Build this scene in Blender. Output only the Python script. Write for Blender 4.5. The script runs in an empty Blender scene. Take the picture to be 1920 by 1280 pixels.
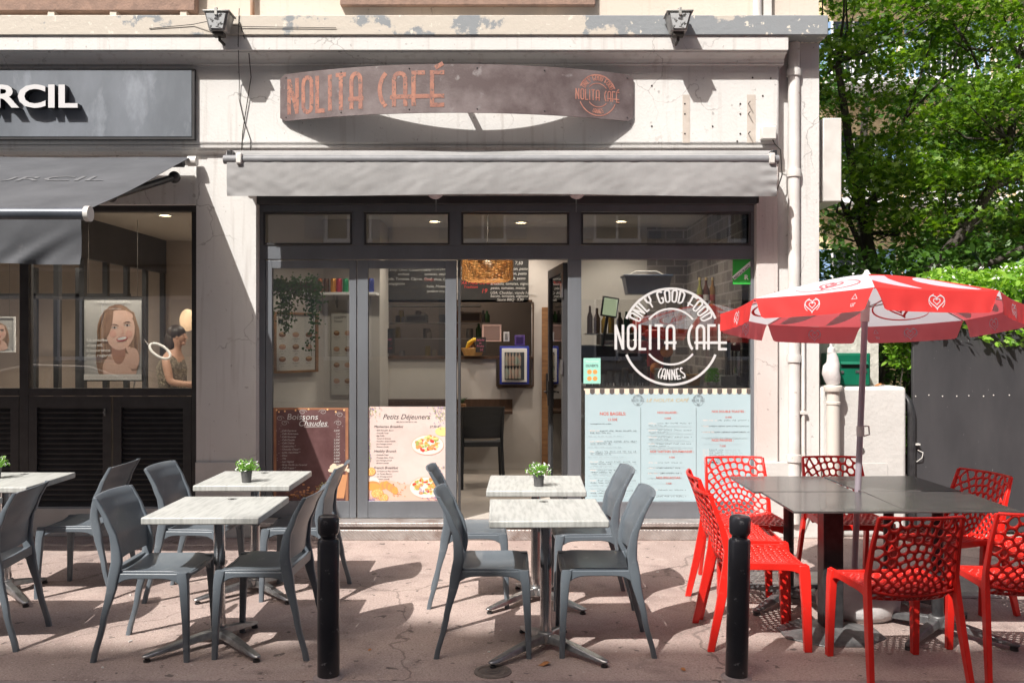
import bpy, bmesh, math, random
from mathutils import Vector, Matrix, noise as mnoise
R = math.radians
random.seed(7)
scene = bpy.context.scene
COL = scene.collection

# ------------------------------------------------------------------ camera, world, sun, exposure
F, CD, CH, HY = 1680.0, 7.45, 1.64, 637.0      # focal length (px), camera distance, height, horizon row
cam_d = bpy.data.cameras.new('camera'); cam = bpy.data.objects.new('camera', cam_d); COL.objects.link(cam)
cam.location = (0, -CD, CH); cam.rotation_euler = (R(90), 0, 0)
cam_d.lens = 36 * F / 1920; cam_d.sensor_width = 36; cam_d.shift_y = -(640 - HY) / 1920
cam_d.clip_start = 0.05; cam_d.clip_end = 2000
scene.camera = cam
SUN = Vector((.72, 1.0, -1.45))                # direction the light travels
w = bpy.data.worlds.new('World'); scene.world = w; w.use_nodes = True
nt = w.node_tree; nt.nodes.clear()
sky = nt.nodes.new('ShaderNodeTexSky'); sky.sky_type = 'NISHITA'; sky.sun_disc = False
sky.sun_elevation = math.atan2(1.45, math.hypot(.72, 1)); sky.sun_rotation = R(215.8)
sky.air_density = .7; sky.dust_density = 6.0; sky.ozone_density = 0
bg = nt.nodes.new('ShaderNodeBackground'); bg.inputs[1].default_value = .12
wo = nt.nodes.new('ShaderNodeOutputWorld')
nt.links.new(sky.outputs[0], bg.inputs[0]); nt.links.new(bg.outputs[0], wo.inputs[0])
sd = bpy.data.lights.new('sun', 'SUN'); sd.energy = 5.0; sd.angle = R(.5); sd.color = (1, .955, .90)
so = bpy.data.objects.new('sun', sd); COL.objects.link(so)
so.rotation_euler = SUN.to_track_quat('-Z', 'Y').to_euler(); so.location = (-5, -10, 15)
scene.view_settings.view_transform = 'Standard'; scene.view_settings.look = 'None'
scene.view_settings.exposure = .53; scene.view_settings.gamma = 1
scene.render.engine = 'CYCLES'
scene.cycles.max_bounces = 8; scene.cycles.transparent_max_bounces = 24

# ------------------------------------------------------------------ helpers
def X(px, Y=0): return (px - 960) * (Y + CD) / F
def Z(py, Y=0): return CH + (HY - py) * (Y + CD) / F

def link(nt, a, b): nt.links.new(a, b)
def mat(name, c, rough=.6, metal=0, c2=None, scale=6, thr=(.35, .65), bump=0, bscale=60, stretch=None, c3=None, s3=40, t3=(.55, .6), spec=.5, coat=0, trans=0, detail=6, emit=None, es=0):
    m = bpy.data.materials.new(name); m.use_nodes = True; n = m.node_tree; b = n.nodes['Principled BSDF']
    b.inputs['Roughness'].default_value = rough; b.inputs['Metallic'].default_value = metal
    b.inputs['Specular IOR Level'].default_value = spec; b.inputs['Coat Weight'].default_value = coat
    b.inputs['Base Color'].default_value = (*c, 1)
    tc = n.nodes.new('ShaderNodeTexCoord'); mp = n.nodes.new('ShaderNodeMapping'); link(n, tc.outputs['Object'], mp.inputs[0])
    if stretch: mp.inputs['Scale'].default_value = stretch
    last = None
    def layer(sc, t, ca, cb):
        nz = n.nodes.new('ShaderNodeTexNoise'); nz.inputs['Scale'].default_value = sc; nz.inputs['Detail'].default_value = detail
        nz.inputs['Roughness'].default_value = .6
        link(n, mp.outputs[0], nz.inputs['Vector'])
        r = n.nodes.new('ShaderNodeMapRange'); r.inputs[1].default_value = t[0]; r.inputs[2].default_value = t[1]
        link(n, nz.outputs[0], r.inputs[0])
        mx = n.nodes.new('ShaderNodeMix'); mx.data_type = 'RGBA'
        link(n, r.outputs[0], mx.inputs[0])
        if isinstance(ca, tuple): mx.inputs[6].default_value = (*ca, 1)
        else: link(n, ca, mx.inputs[6])
        mx.inputs[7].default_value = (*cb, 1)
        return mx.outputs[2]
    if c2: last = layer(scale, thr, c, c2)
    if c3: last = layer(s3, t3, last if last else c, c3)
    if last: link(n, last, b.inputs['Base Color'])
    if bump:
        nb = n.nodes.new('ShaderNodeTexNoise'); nb.inputs['Scale'].default_value = bscale; nb.inputs['Detail'].default_value = 4
        link(n, mp.outputs[0], nb.inputs['Vector'])
        bp = n.nodes.new('ShaderNodeBump'); bp.inputs['Strength'].default_value = bump; bp.inputs['Distance'].default_value = .01
        link(n, nb.outputs[0], bp.inputs['Height']); link(n, bp.outputs[0], b.inputs['Normal'])
    if emit:
        b.inputs['Emission Color'].default_value = (*emit, 1); b.inputs['Emission Strength'].default_value = es
    return m

def glassmat(name, refl=.12, tint=(.93, .95, .94), rough=0.0):
    m = bpy.data.materials.new(name); m.use_nodes = True; n = m.node_tree; n.nodes.clear()
    o = n.nodes.new('ShaderNodeOutputMaterial'); mx = n.nodes.new('ShaderNodeMixShader')
    t = n.nodes.new('ShaderNodeBsdfTransparent'); t.inputs[0].default_value = (*tint, 1)
    g = n.nodes.new('ShaderNodeBsdfGlossy'); g.inputs['Roughness'].default_value = rough
    fr = n.nodes.new('ShaderNodeFresnel'); fr.inputs[0].default_value = 1.5
    ad = n.nodes.new('ShaderNodeMath'); ad.operation = 'ADD'; ad.inputs[1].default_value = refl - .04; ad.use_clamp = True
    link(n, fr.outputs[0], ad.inputs[0]); link(n, ad.outputs[0], mx.inputs[0])
    link(n, t.outputs[0], mx.inputs[1]); link(n, g.outputs[0], mx.inputs[2]); link(n, mx.outputs[0], o.inputs[0])
    return m

def leafmat(name, ca, cb, tr=.35):
    m = bpy.data.materials.new(name); m.use_nodes = True; n = m.node_tree; n.nodes.clear()
    o = n.nodes.new('ShaderNodeOutputMaterial'); mx = n.nodes.new('ShaderNodeMixShader'); mx.inputs[0].default_value = tr
    d = n.nodes.new('ShaderNodeBsdfPrincipled'); d.inputs['Roughness'].default_value = .45
    t = n.nodes.new('ShaderNodeBsdfTranslucent')
    g = n.nodes.new('ShaderNodeNewGeometry'); c = n.nodes.new('ShaderNodeMix'); c.data_type = 'RGBA'
    c.inputs[6].default_value = (*ca, 1); c.inputs[7].default_value = (*cb, 1)
    link(n, g.outputs['Random Per Island'], c.inputs[0]); link(n, c.outputs[2], d.inputs['Base Color'])
    hs = n.nodes.new('ShaderNodeHueSaturation'); hs.inputs['Value'].default_value = 1.6; hs.inputs['Saturation'].default_value = 1.1
    link(n, c.outputs[2], hs.inputs['Color']); link(n, hs.outputs[0], t.inputs[0])
    link(n, d.outputs[0], mx.inputs[1]); link(n, t.outputs[0], mx.inputs[2]); link(n, mx.outputs[0], o.inputs[0])
    return m

_tc = {}
def glyphs(s, shear=0, bold=0):
    k = (s, shear, bold)
    if k in _tc: return _tc[k]
    cu = bpy.data.curves.new('t', 'FONT'); cu.body = s; cu.size = 1; cu.resolution_u = 3; cu.shear = shear; cu.offset = bold
    ob = bpy.data.objects.new('t', cu); COL.objects.link(ob)
    dg = bpy.context.evaluated_depsgraph_get(); me = bpy.data.meshes.new_from_object(ob.evaluated_get(dg))
    vs = [tuple(v.co) for v in me.vertices]; fs = [tuple(p.vertices) for p in me.polygons]
    bpy.data.objects.remove(ob); bpy.data.curves.remove(cu); bpy.data.meshes.remove(me)
    if vs:
        x0 = min(v[0] for v in vs); x1 = max(v[0] for v in vs)
        vs = [(v[0] - x0, v[1]) for v in vs]; wd = x1 - x0
    else: wd = 1
    _tc[k] = (vs, fs, wd); return _tc[k]

class MB:
    def __init__(s): s.v = []; s.f = []; s.m = []; s.cur = 0; s.map = None; s.T = None; s.auto = 0; s.dy = 0
    def add(s, vs, fs):
        o = len(s.v)
        if s.T is not None: vs = [tuple(s.T @ Vector(v)) for v in vs]
        s.v.extend(vs); s.f.extend([tuple(i + o for i in f) for f in fs]); s.m.extend([s.cur] * len(fs))
    def box(s, x0, x1, y0, y1, z0, z1):
        s.add([(x0,y0,z0),(x1,y0,z0),(x1,y1,z0),(x0,y1,z0),(x0,y0,z1),(x1,y0,z1),(x1,y1,z1),(x0,y1,z1)],
              [(0,3,2,1),(4,5,6,7),(0,1,5,4),(1,2,6,5),(2,3,7,6),(3,0,4,7)])
    def rings(s, rs, cap=True, closed=False):
        n = len(rs[0]); vs = [p for r in rs for p in r]; fs = []
        m = len(rs)
        for i in range(m if closed else m - 1):
            for j in range(n):
                a = i * n + j; b = i * n + (j + 1) % n; i2 = (i + 1) % m
                fs.append((a, b, i2 * n + (j + 1) % n, i2 * n + j))
        if cap and not closed: fs.append(tuple(range(n))[::-1]); fs.append(tuple((m - 1) * n + j for j in range(n)))
        s.add(vs, fs)
    def tube(s, pts, r, n=10, cap=True, closed=False):
        pts = [Vector(p) for p in pts]; rs = []; m = len(pts)
        rr = r if isinstance(r, (list, tuple)) else [r] * m
        up = None
        for i, p in enumerate(pts):
            if closed: t = (pts[(i + 1) % m] - pts[i - 1]).normalized()
            else: t = (pts[min(i + 1, m - 1)] - pts[max(i - 1, 0)]).normalized()
            if up is None: up = Vector((0, 0, 1)) if abs(t.z) < .9 else Vector((1, 0, 0))
            a = t.cross(up).normalized(); b = a.cross(t).normalized(); up = b
            rs.append([tuple(p + a * math.cos(k * 2 * math.pi / n) * rr[i] + b * math.sin(k * 2 * math.pi / n) * rr[i]) for k in range(n)])
        s.rings(rs, cap, closed)
    def loft(s, secs, n=12, e=.45):
        """secs: (centre, half x, half y, [rot about z]) horizontal superellipse sections"""
        rs = []
        for c, hx, hy in secs:
            r = []
            for k in range(n):
                a = (k + .5) * 2 * math.pi / n; ca, sa = math.cos(a), math.sin(a)
                r.append((c[0] + hx * math.copysign(abs(ca) ** e, ca), c[1] + hy * math.copysign(abs(sa) ** e, sa), c[2]))
            rs.append(r)
        s.rings(rs)
    def lathe(s, prof, c=(0, 0, 0), n=24):
        s.rings([[(c[0] + r * math.cos(2 * math.pi * k / n), c[1] + r * math.sin(2 * math.pi * k / n), c[2] + z) for k in range(n)] for r, z in prof])
    def ball(s, c, rx, ry, rz, n=16, m=10):
        s.rings([[(c[0] + rx * math.sin(math.pi * (i + .02) / (m + .04)) * math.cos(2 * math.pi * k / n), c[1] + ry * math.sin(math.pi * (i + .02) / (m + .04)) * math.sin(2 * math.pi * k / n), c[2] - rz * math.cos(math.pi * (i + .02) / (m + .04))) for k in range(n)] for i in range(m + 1)])
    def slab(s, nu, nv, fn, fn2):
        """closed shell between two surfaces fn(u,v) and fn2(u,v)"""
        a = [fn(i / nu, j / nv) for j in range(nv + 1) for i in range(nu + 1)]; b = [fn2(i / nu, j / nv) for j in range(nv + 1) for i in range(nu + 1)]
        o = len(a); W = nu + 1; fs = []
        for j in range(nv):
            for i in range(nu):
                q = (j * W + i, j * W + i + 1, (j + 1) * W + i + 1, (j + 1) * W + i); fs.append(q); fs.append(tuple(k + o for k in q[::-1]))
        for i in range(nu):
            fs.append((i + 1, i, i + o, i + 1 + o)); k = nv * W; fs.append((k + i, k + i + 1, k + i + 1 + o, k + i + o))
        for j in range(nv):
            fs.append((j * W, (j + 1) * W, (j + 1) * W + o, j * W + o)); k = nu; fs.append(((j + 1) * W + k, j * W + k, j * W + k + o, (j + 1) * W + k + o))
        s.add(a + b, fs)
    def grid(s, nu, nv, fn):
        W = nu + 1
        s.add([fn(i / nu, j / nv) for j in range(nv + 1) for i in range(nu + 1)], [(j * W + i, j * W + i + 1, (j + 1) * W + i + 1, (j + 1) * W + i) for j in range(nv) for i in range(nu)])
    # ---- flat graphics in (u,v) through s.map
    def M_(s, pts):
        r = [s.map(u, v) for u, v in pts]
        if s.auto: r = [(x, y - s.dy, z) for x, y, z in r]
        return r
    def poly(s, pts):
        s.add(s.M_(pts), [tuple(range(len(pts)))]); s.dy += s.auto
    def rect(s, u0, u1, v0, v1, n=1):
        for i in range(n):
            a = u0 + (u1 - u0) * i / n; b = u0 + (u1 - u0) * (i + 1) / n
            s.poly([(a, v0), (b, v0), (b, v1), (a, v1)])
    def disc(s, u, v, r, ry=None, n=20, a0=0):
        ry = ry or r; s.poly([(u + r * math.cos(a0 + 2 * math.pi * k / n), v + ry * math.sin(a0 + 2 * math.pi * k / n)) for k in range(n)])
    def ribbon(s, pts, wd, closed=False, sub=None):
        if sub:
            q = []
            m = len(pts)
            for i in range(m if closed else m - 1):
                a = pts[i]; b = pts[(i + 1) % m]; L = math.hypot(b[0] - a[0], b[1] - a[1]); k = max(1, int(L / sub))
                q += [(a[0] + (b[0] - a[0]) * j / k, a[1] + (b[1] - a[1]) * j / k) for j in range(k)]
            if not closed: q.append(pts[-1])
            pts = q
        m = len(pts); A = []; B = []
        for i in range(m):
            if closed: a = pts[i - 1]; b = pts[(i + 1) % m]
            else: a = pts[max(i - 1, 0)]; b = pts[min(i + 1, m - 1)]
            p = pts[i]
            d1 = Vector((p[0] - a[0], p[1] - a[1])); d2 = Vector((b[0] - p[0], b[1] - p[1]))
            if d1.length < 1e-9: d1 = d2
            if d2.length < 1e-9: d2 = d1
            d1.normalize(); d2.normalize(); t = d1 + d2
            if t.length < 1e-6: t = d1
            t.normalize(); nx, ny = -t.y, t.x; k = 1 / max(.45, nx * -d1.y + ny * d1.x)
            h = (wd[i] if isinstance(wd, list) else wd) / 2 * k
            A.append((p[0] + nx * h, p[1] + ny * h)); B.append((p[0] - nx * h, p[1] - ny * h))
        vs = s.M_(A) + s.M_(B); s.dy += s.auto
        s.add(vs, [(i, (i + 1) % m, (i + 1) % m + m, i + m) for i in range(m if closed else m - 1)])
    def ring(s, u, v, r, wd, a0=0, a1=360, n=40):
        pts = [(u + r * math.cos(R(a0 + (a1 - a0) * k / n)), v + r * math.sin(R(a0 + (a1 - a0) * k / n))) for k in range(n + (0 if a1 - a0 == 360 else 1))]
        s.ribbon(pts, wd, closed=(a1 - a0 == 360))
    def text(s, t, u, v, h, width=None, shear=0, bold=0, al='l'):
        vs, fs, wd = glyphs(t, shear, bold); k = h / .7; kx = (width / wd) if width else k
        W = wd * kx; du = 0 if al == 'l' else (-W / 2 if al == 'c' else -W)
        s.add([s.map(u + du + a * kx, v + b * k) for a, b in vs], fs)
    def lines(s, u, v, wd, h, rnd=random, gap=.5):
        """a run of tiny illegible letters"""
        x = u
        while x < u + wd:
            L = rnd.uniform(2.2, 7) * h
            e = min(x + L, u + wd)
            while x < e:
                q = rnd.uniform(.55, .85) * h; hh = h * rnd.choice([.65, .7, 1]); t = rnd.random()
                if t < .5: s.rect(x, x + q * .42, v, v + hh)
                else: k_ = rnd.uniform(0, .6); s.rect(x, x + q, v + k_ * h, v + (k_ + .28) * h)
                x += q * 1.15
            x += h * 1.1
    def build(s, name, mats, parent=None, bevel=0, smooth=40, seg=2, loc=None):
        me = bpy.data.meshes.new(name); me.from_pydata(s.v, [], s.f)
        for m in (mats if isinstance(mats, (list, tuple)) else [mats]): me.materials.append(m)
        me.polygons.foreach_set('material_index', s.m)
        me.update()
        if smooth:
            me.polygons.foreach_set('use_smooth', [True] * len(me.polygons)); me.set_sharp_from_angle(angle=R(smooth))
        ob = bpy.data.objects.new(name, me); COL.objects.link(ob)
        if parent: ob.parent = parent
        if loc: ob.location = loc
        if bevel:
            md = ob.modifiers.new('bevel', 'BEVEL'); md.width = bevel; md.segments = seg; md.limit_method = 'ANGLE'; md.angle_limit = R(40)
        return ob
def fixn(ob):
    bm = bmesh.new(); bm.from_mesh(ob.data); bmesh.ops.remove_doubles(bm, verts=bm.verts, dist=1e-5); bmesh.ops.recalc_face_normals(bm, faces=bm.faces); bm.to_mesh(ob.data); bm.free()
def thing(name, label, cat, loc=(0, 0, 0), rz=0, group=None):
    o = bpy.data.objects.new(name, None); o.empty_display_size = .2; COL.objects.link(o); o.location = loc; o.rotation_euler = (0, 0, rz)
    return tag(o, label, cat, group)
def tag(o, label, cat, group=None):
    o['label'] = label; o['category'] = cat
    if group: o['group'] = group
    return o
def struct(o): o['kind'] = 'structure'; return o
def dup(root, loc, rz, label, group=None):
    r = root.copy(); COL.objects.link(r); r.location = loc; r.rotation_euler = (0, 0, rz); r['label'] = label
    if group: r['group'] = group
    for ch in list(root.children):
        c = ch.copy(); COL.objects.link(c); c.parent = r
        for g in list(ch.children):
            d = g.copy(); COL.objects.link(d); d.parent = c
    return r
def xz(x0, z0, y): return lambda u, v: (x0 + u, y, z0 + v)

# deco stroke letters: each (advance, [polylines]) in a box 1 high
def arc(cx, cy, rx, ry, a0, a1, n=8): return [(cx + rx * math.cos(R(a0 + (a1 - a0) * k / n)), cy + ry * math.sin(R(a0 + (a1 - a0) * k / n))) for k in range(n + 1)]
wO = .36
DECO = {
 'N': (.40, [[(.0,0),(.0,1)], [(.0,.97),(.36,.03)], [(.36,0),(.36,1)]]),
 'O': (.36, [arc(.18,.82,.18,.16,0,180) + arc(.18,.18,.18,.16,180,360) + [(.36,.82)]]),
 'L': (.30, [[(0,1),(0,.02),(.32,.02)]]),
 'I': (.0, [[(0,0),(0,1)]]),
 'T': (.40, [[(0,.97),(.42,.97)], [(.21,.97),(.21,0)]]),
 'A': (.36, [[(0,0),(0,.8)] + arc(.18,.8,.18,.17,180,0)[1:] + [(.36,0)], [(-.13,.28),(.48,.28)]]),
 'C': (.30, [arc(.62,.5,.52,.62,128,232,12)]),
 'F': (.32, [[(0,0),(0,.97),(.36,.97)], [(-.16,.28),(.42,.28)]]),
 'E': (.34, [[(.38,.97),(0,.97),(0,.02),(.38,.02)], [(-.16,.28),(.38,.28)]]),
 'G': (.36, [arc(.18,.82,.18,.16,10,180) + arc(.18,.18,.18,.16,180,360) + [(.36,.42),(.2,.42)]]),
 'D': (.36, [[(0,0),(0,.98)] + arc(.08,.74,.28,.24,90,0) + arc(.08,.26,.28,.24,0,-90) + [(0,.02)]]),
 'Y': (.34, [[(0,1),(.0,.62),(.17,.42),(.34,.62),(.34,1)], [(.17,.45),(.17,0)]]),
 'S': (.32, [arc(.16,.8,.16,.18,20,180,6) + [(0,.68),(.32,.36)] + arc(.16,.2,.16,.18,0,-160,6)]),
 ' ': (.18, []),
}
DECO['É'] = (DECO['E'][0], DECO['E'][1] + [[(.1,1.1),(.34,1.24)]])
def deco(mb, t, width, h, wd, mp, sp=.22, sub=.05):
    mb.auto = 2.5e-5; tot = sum(DECO[c][0] + sp for c in t) - sp; k = width / tot; x = 0; old = mb.map
    for c in t:
        adv, pl = DECO[c]; x0 = x
        mb.map = (lambda x0: lambda u, v: mp(x0 * k + u, v))(x0)
        for p in pl: mb.ribbon([(a * k, b * h) for a, b in p], wd, sub=sub)
        x += adv + sp
    mb.map = old
def logo(mb, u, v, r, mp):
    """round cafe badge: ring, inner ring arcs, words"""
    old = mb.map; mb.map = mp; t = r * .05
    mb.ring(u, v, r, t, 22, 158); mb.ring(u, v, r, t, 202, 338)
    mb.ring(u, v, r * .58, t * .8, 38, 142, 20); mb.ring(u, v, r * .58, t * .8, 218, 322, 20)
    def pol(r0, ac, tot, flip=False):
        def f(a, b):
            if flip: th = R(ac) + (a - tot / 2) / r0; rr = r0 + b - .26 * r
            else: th = R(ac) - (a - tot / 2) / r0; rr = r0 + b
            if flip: rr = r0 - b
            return mp(u + rr * math.cos(th), v + rr * math.sin(th))
        return f
    W = 1.62 * r; deco(mb, 'ONLY GOOD FOOD', W, r * .25, r * .032, pol(r * .72, 90, W))
    W = .62 * r; deco(mb, 'CANNES', W, r * .22, r * .03, pol(r * .9, 270, W, True))
    W = 2.3 * r; deco(mb, 'NOLITA CAFÉ', W, r * .52, r * .053, lambda a, b: mp(u - W / 2 + a, v - r * .27 + b))
    mb.map = old

# ------------------------------------------------------------------ materials
M = {}
def wallmat(name, c, c2, dirt, bump=.25):
    """painted plaster: soft blotches, vertical run-off streaks, small specks"""
    m = mat(name, c, .85, c2=c2, scale=1.3, thr=(.4, .75), bump=bump, bscale=45)
    n = m.node_tree; b = n.nodes['Principled BSDF']; src = b.inputs['Base Color'].links[0].from_socket
    tc = n.nodes['Texture Coordinate']; mp = n.nodes.new('ShaderNodeMapping'); mp.inputs['Scale'].default_value = (14, 14, .8); link(n, tc.outputs['Object'], mp.inputs[0])
    nz = n.nodes.new('ShaderNodeTexNoise'); nz.inputs['Scale'].default_value = 1.4; nz.inputs['Detail'].default_value = 5; link(n, mp.outputs[0], nz.inputs['Vector'])
    r = n.nodes.new('ShaderNodeMapRange'); r.inputs[1].default_value = .56; r.inputs[2].default_value = .85; r.inputs[4].default_value = .8; link(n, nz.outputs[0], r.inputs[0])
    mx = n.nodes.new('ShaderNodeMix'); mx.data_type = 'RGBA'; link(n, r.outputs[0], mx.inputs[0]); link(n, src, mx.inputs[6]); mx.inputs[7].default_value = (*dirt, 1)
    n2 = n.nodes.new('ShaderNodeTexNoise'); n2.inputs['Scale'].default_value = 22; n2.inputs['Detail'].default_value = 8; link(n, tc.outputs['Object'], n2.inputs['Vector'])
    r2 = n.nodes.new('ShaderNodeMapRange'); r2.inputs[1].default_value = .68; r2.inputs[2].default_value = .72; r2.inputs[4].default_value = .55; link(n, n2.outputs[0], r2.inputs[0])
    m2 = n.nodes.new('ShaderNodeMix'); m2.data_type = 'RGBA'; link(n, r2.outputs[0], m2.inputs[0]); link(n, mx.outputs[2], m2.inputs[6]); m2.inputs[7].default_value = (*[x * .6 for x in dirt], 1)
    # hairline cracks in places, and patches of bare older paint
    wn = n.nodes.new('ShaderNodeTexNoise'); wn.inputs['Scale'].default_value = 3; wn.inputs['Detail'].default_value = 6; link(n, tc.outputs['Object'], wn.inputs['Vector'])
    va = n.nodes.new('ShaderNodeVectorMath'); va.operation = 'MULTIPLY_ADD'; va.inputs[1].default_value = (.5, .5, .5); link(n, wn.outputs['Color'], va.inputs[0]); link(n, tc.outputs['Object'], va.inputs[2])
    vo = n.nodes.new('ShaderNodeTexVoronoi'); vo.feature = 'DISTANCE_TO_EDGE'; vo.inputs['Scale'].default_value = 1.1; link(n, va.outputs[0], vo.inputs['Vector'])
    r3 = n.nodes.new('ShaderNodeMapRange'); r3.inputs[1].default_value = .002; r3.inputs[2].default_value = .006; r3.inputs[3].default_value = .5; r3.inputs[4].default_value = 0; link(n, vo.outputs['Distance'], r3.inputs[0])
    n4 = n.nodes.new('ShaderNodeTexNoise'); n4.inputs['Scale'].default_value = 1.7; link(n, tc.outputs['Object'], n4.inputs['Vector'])
    r4 = n.nodes.new('ShaderNodeMapRange'); r4.inputs[1].default_value = .5; r4.inputs[2].default_value = .6; link(n, n4.outputs[0], r4.inputs[0])
    mu = n.nodes.new('ShaderNodeMath'); mu.operation = 'MULTIPLY'; link(n, r3.outputs[0], mu.inputs[0]); link(n, r4.outputs[0], mu.inputs[1])
    m3 = n.nodes.new('ShaderNodeMix'); m3.data_type = 'RGBA'; link(n, mu.outputs[0], m3.inputs[0]); link(n, m2.outputs[2], m3.inputs[6]); m3.inputs[7].default_value = (*[x * .45 for x in dirt], 1)
    n5 = n.nodes.new('ShaderNodeTexNoise'); n5.inputs['Scale'].default_value = 4.5; n5.inputs['Detail'].default_value = 12; n5.inputs['Roughness'].default_value = .7; link(n, tc.outputs['Object'], n5.inputs['Vector'])
    r5 = n.nodes.new('ShaderNodeMapRange'); r5.inputs[1].default_value = .63; r5.inputs[2].default_value = .66; r5.inputs[4].default_value = .45; link(n, n5.outputs[0], r5.inputs[0])
    m5 = n.nodes.new('ShaderNodeMix'); m5.data_type = 'RGBA'; link(n, r5.outputs[0], m5.inputs[0]); link(n, m3.outputs[2], m5.inputs[6]); m5.inputs[7].default_value = (*[x * 1.1 for x in dirt], 1)
    link(n, m5.outputs[2], b.inputs['Base Color'])
    return m
M['plaster'] = wallmat('white plaster', (.61, .605, .59), (.55, .54, .52), (.38, .35, .325))
M['cream'] = wallmat('cream plaster', (.60, .53, .46), (.54, .47, .40), (.42, .36, .3))
M['pink'] = wallmat('pinkish painted jamb', (.56, .49, .46), (.62, .58, .56), (.36, .3, .28))
M['rough'] = mat('rough render', (.52, .51, .47), .95, c2=(.42, .41, .37), scale=9, bump=1.0, bscale=26)
M['lowwall'] = mat('smooth grey-white render', (.55, .54, .52), .9, c2=(.48, .47, .45), scale=3, bump=.35, bscale=30)
M['ledge'] = mat('peeling ledge paint', (.50, .46, .40), .8, c2=(.23, .25, .265), scale=2.3, thr=(.575, .60), c3=(.6, .57, .5), s3=14, t3=(.62, .64), bump=.3, bscale=30, detail=10)
# grey paint towards the right end, flaked cream further left
_n = M['ledge'].node_tree; _mr = [x for x in _n.nodes if x.type == 'MAP_RANGE'][0]; _nz = [x for x in _n.nodes if x.type == 'TEX_NOISE'][0]
_tc = None or [x for x in _n.nodes if x.type == 'TEX_COORD'][0]; _sx = _n.nodes.new('ShaderNodeSeparateXYZ'); link(_n, _tc.outputs['Object'], _sx.inputs[0])
_r = _n.nodes.new('ShaderNodeMapRange'); _r.inputs[1].default_value = -2.4; _r.inputs[2].default_value = 2.2; _r.inputs[3].default_value = -.04; _r.inputs[4].default_value = .2; link(_n, _sx.outputs[0], _r.inputs[0])
_a = _n.nodes.new('ShaderNodeMath'); _a.operation = 'ADD'; link(_n, _nz.outputs[0], _a.inputs[0]); link(_n, _r.outputs[0], _a.inputs[1]); link(_n, _a.outputs[0], _mr.inputs[0])
_tc = {}
M['alu'] = mat('grey anodised frame', (.18, .195, .215), .42, .3, c2=(.145, .155, .17), scale=3, stretch=(1, 1, .3), bump=.03)
M['frame'] = mat('charcoal aluminium', (.05, .05, .053), .4, .2, c2=(.065, .065, .068), scale=4)
M['black'] = mat('black painted wood', (.022, .022, .024), .45, c2=(.035, .035, .037), scale=8, bump=.05)
M['bollard'] = mat('scuffed black enamel', (.012, .012, .016), .28, c2=(.02, .02, .024), scale=6, c3=(.12, .12, .125), s3=24, t3=(.63, .67), coat=.3, bump=.12, bscale=14)
M['glass'] = glassmat('shop window glass', .16)
M['glass2'] = glassmat('door glass', .13)
M['fabric'] = mat('grey awning canvas', (.29, .29, .29), .85, c2=(.235, .235, .235), scale=3, stretch=(1, 1, .5), bump=.4, bscale=7)
M['dfabric'] = mat('charcoal awning canvas', (.075, .08, .09), .8, c2=(.05, .054, .062), scale=2.5, c3=(.13, .13, .14), s3=5, t3=(.64, .8), bump=.3, bscale=7)
M['tube'] = mat('painted awning tube', (.20, .205, .215), .6, .1, c2=(.15, .155, .165), scale=6)
M['pipe'] = mat('white painted pipe', (.66, .65, .63), .55, c2=(.56, .53, .5), scale=5, c3=(.4, .33, .28), s3=18, t3=(.66, .7), bump=.1)
M['greychair'] = mat('grey resin', (.125, .147, .168), .34, c2=(.108, .128, .148), scale=5, c3=(.19, .21, .225), s3=16, t3=(.60, .78), bump=.05, bscale=300, spec=.4)
M['darkchair'] = mat('anthracite resin', (.022, .026, .03), .45)
M['red'] = mat('red resin', (.70, .022, .015), .30, c2=(.60, .018, .012), scale=6, c3=(.55, .06, .045), s3=22, t3=(.6, .8), spec=.45)
M['chrome'] = mat('polished aluminium', (.62, .62, .62), .18, 1, c2=(.5, .5, .5), scale=9)
M['castalu'] = mat('cast aluminium', (.42, .42, .42), .33, .9, c2=(.3, .3, .3), scale=30, bump=.08)
M['wtable'] = mat('whitewashed wood top', (.43, .44, .42), .5, c2=(.29, .30, .285), scale=4, stretch=(14, 1.6, 1.6), thr=(.42, .7), c3=(.47, .48, .455), s3=1.6, t3=(.5, .8), bump=.1, bscale=12)
M['btable'] = mat('black laminate top', (.03, .029, .029), .24, c2=(.085, .08, .077), scale=4, stretch=(1.5, 14, 5), bump=.05, coat=.15)
M['bmetal'] = mat('black powder coat', (.02, .02, .022), .35, c2=(.04, .04, .042), scale=20)
M['gate'] = mat('dark grey painted board', (.034, .034, .038), .6, c2=(.052, .051, .055), scale=1.6, stretch=(1.6, 1, .5), thr=(.4, .66), c3=(.16, .16, .165), s3=34, t3=(.70, .73), bump=.12, bscale=6)
M['white'] = mat('white paint', (.75, .75, .75), .55)
M['offwhite'] = mat('aged white plastic', (.62, .61, .58), .5, c2=(.55, .53, .5), scale=8)
M['concrete'] = mat('white concrete', (.6, .58, .57), .85, c2=(.5, .47, .46), scale=9, bump=.3)
M['green'] = mat('green enamel', (.003, .13, .07), .35, c2=(.003, .10, .055), scale=7, coat=.2)
M['bark'] = mat('bark', (.045, .036, .03), .9, c2=(.08, .07, .06), scale=9, stretch=(1, 1, .3), bump=.8, bscale=25)
M['wire'] = mat('dark cable', (.04, .035, .03), .6)
M['lampgrey'] = mat('weathered lamp housing', (.22, .22, .22), .5, .4, c2=(.4, .4, .38), scale=10, thr=(.45, .6))
M['winwhite'] = mat('interior white wall', (.56, .535, .505), .8, c2=(.50, .475, .445), scale=2)
M['warmwall'] = mat('interior beige wall', (.40, .33, .28), .8, c2=(.36, .29, .245), scale=2)
M['ceil'] = mat('interior ceiling', (.5, .44, .38), .8)
M['ifloor'] = mat('pale tile floor', (.42, .39, .35), .5, c2=(.35, .32, .29), scale=5)
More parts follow.
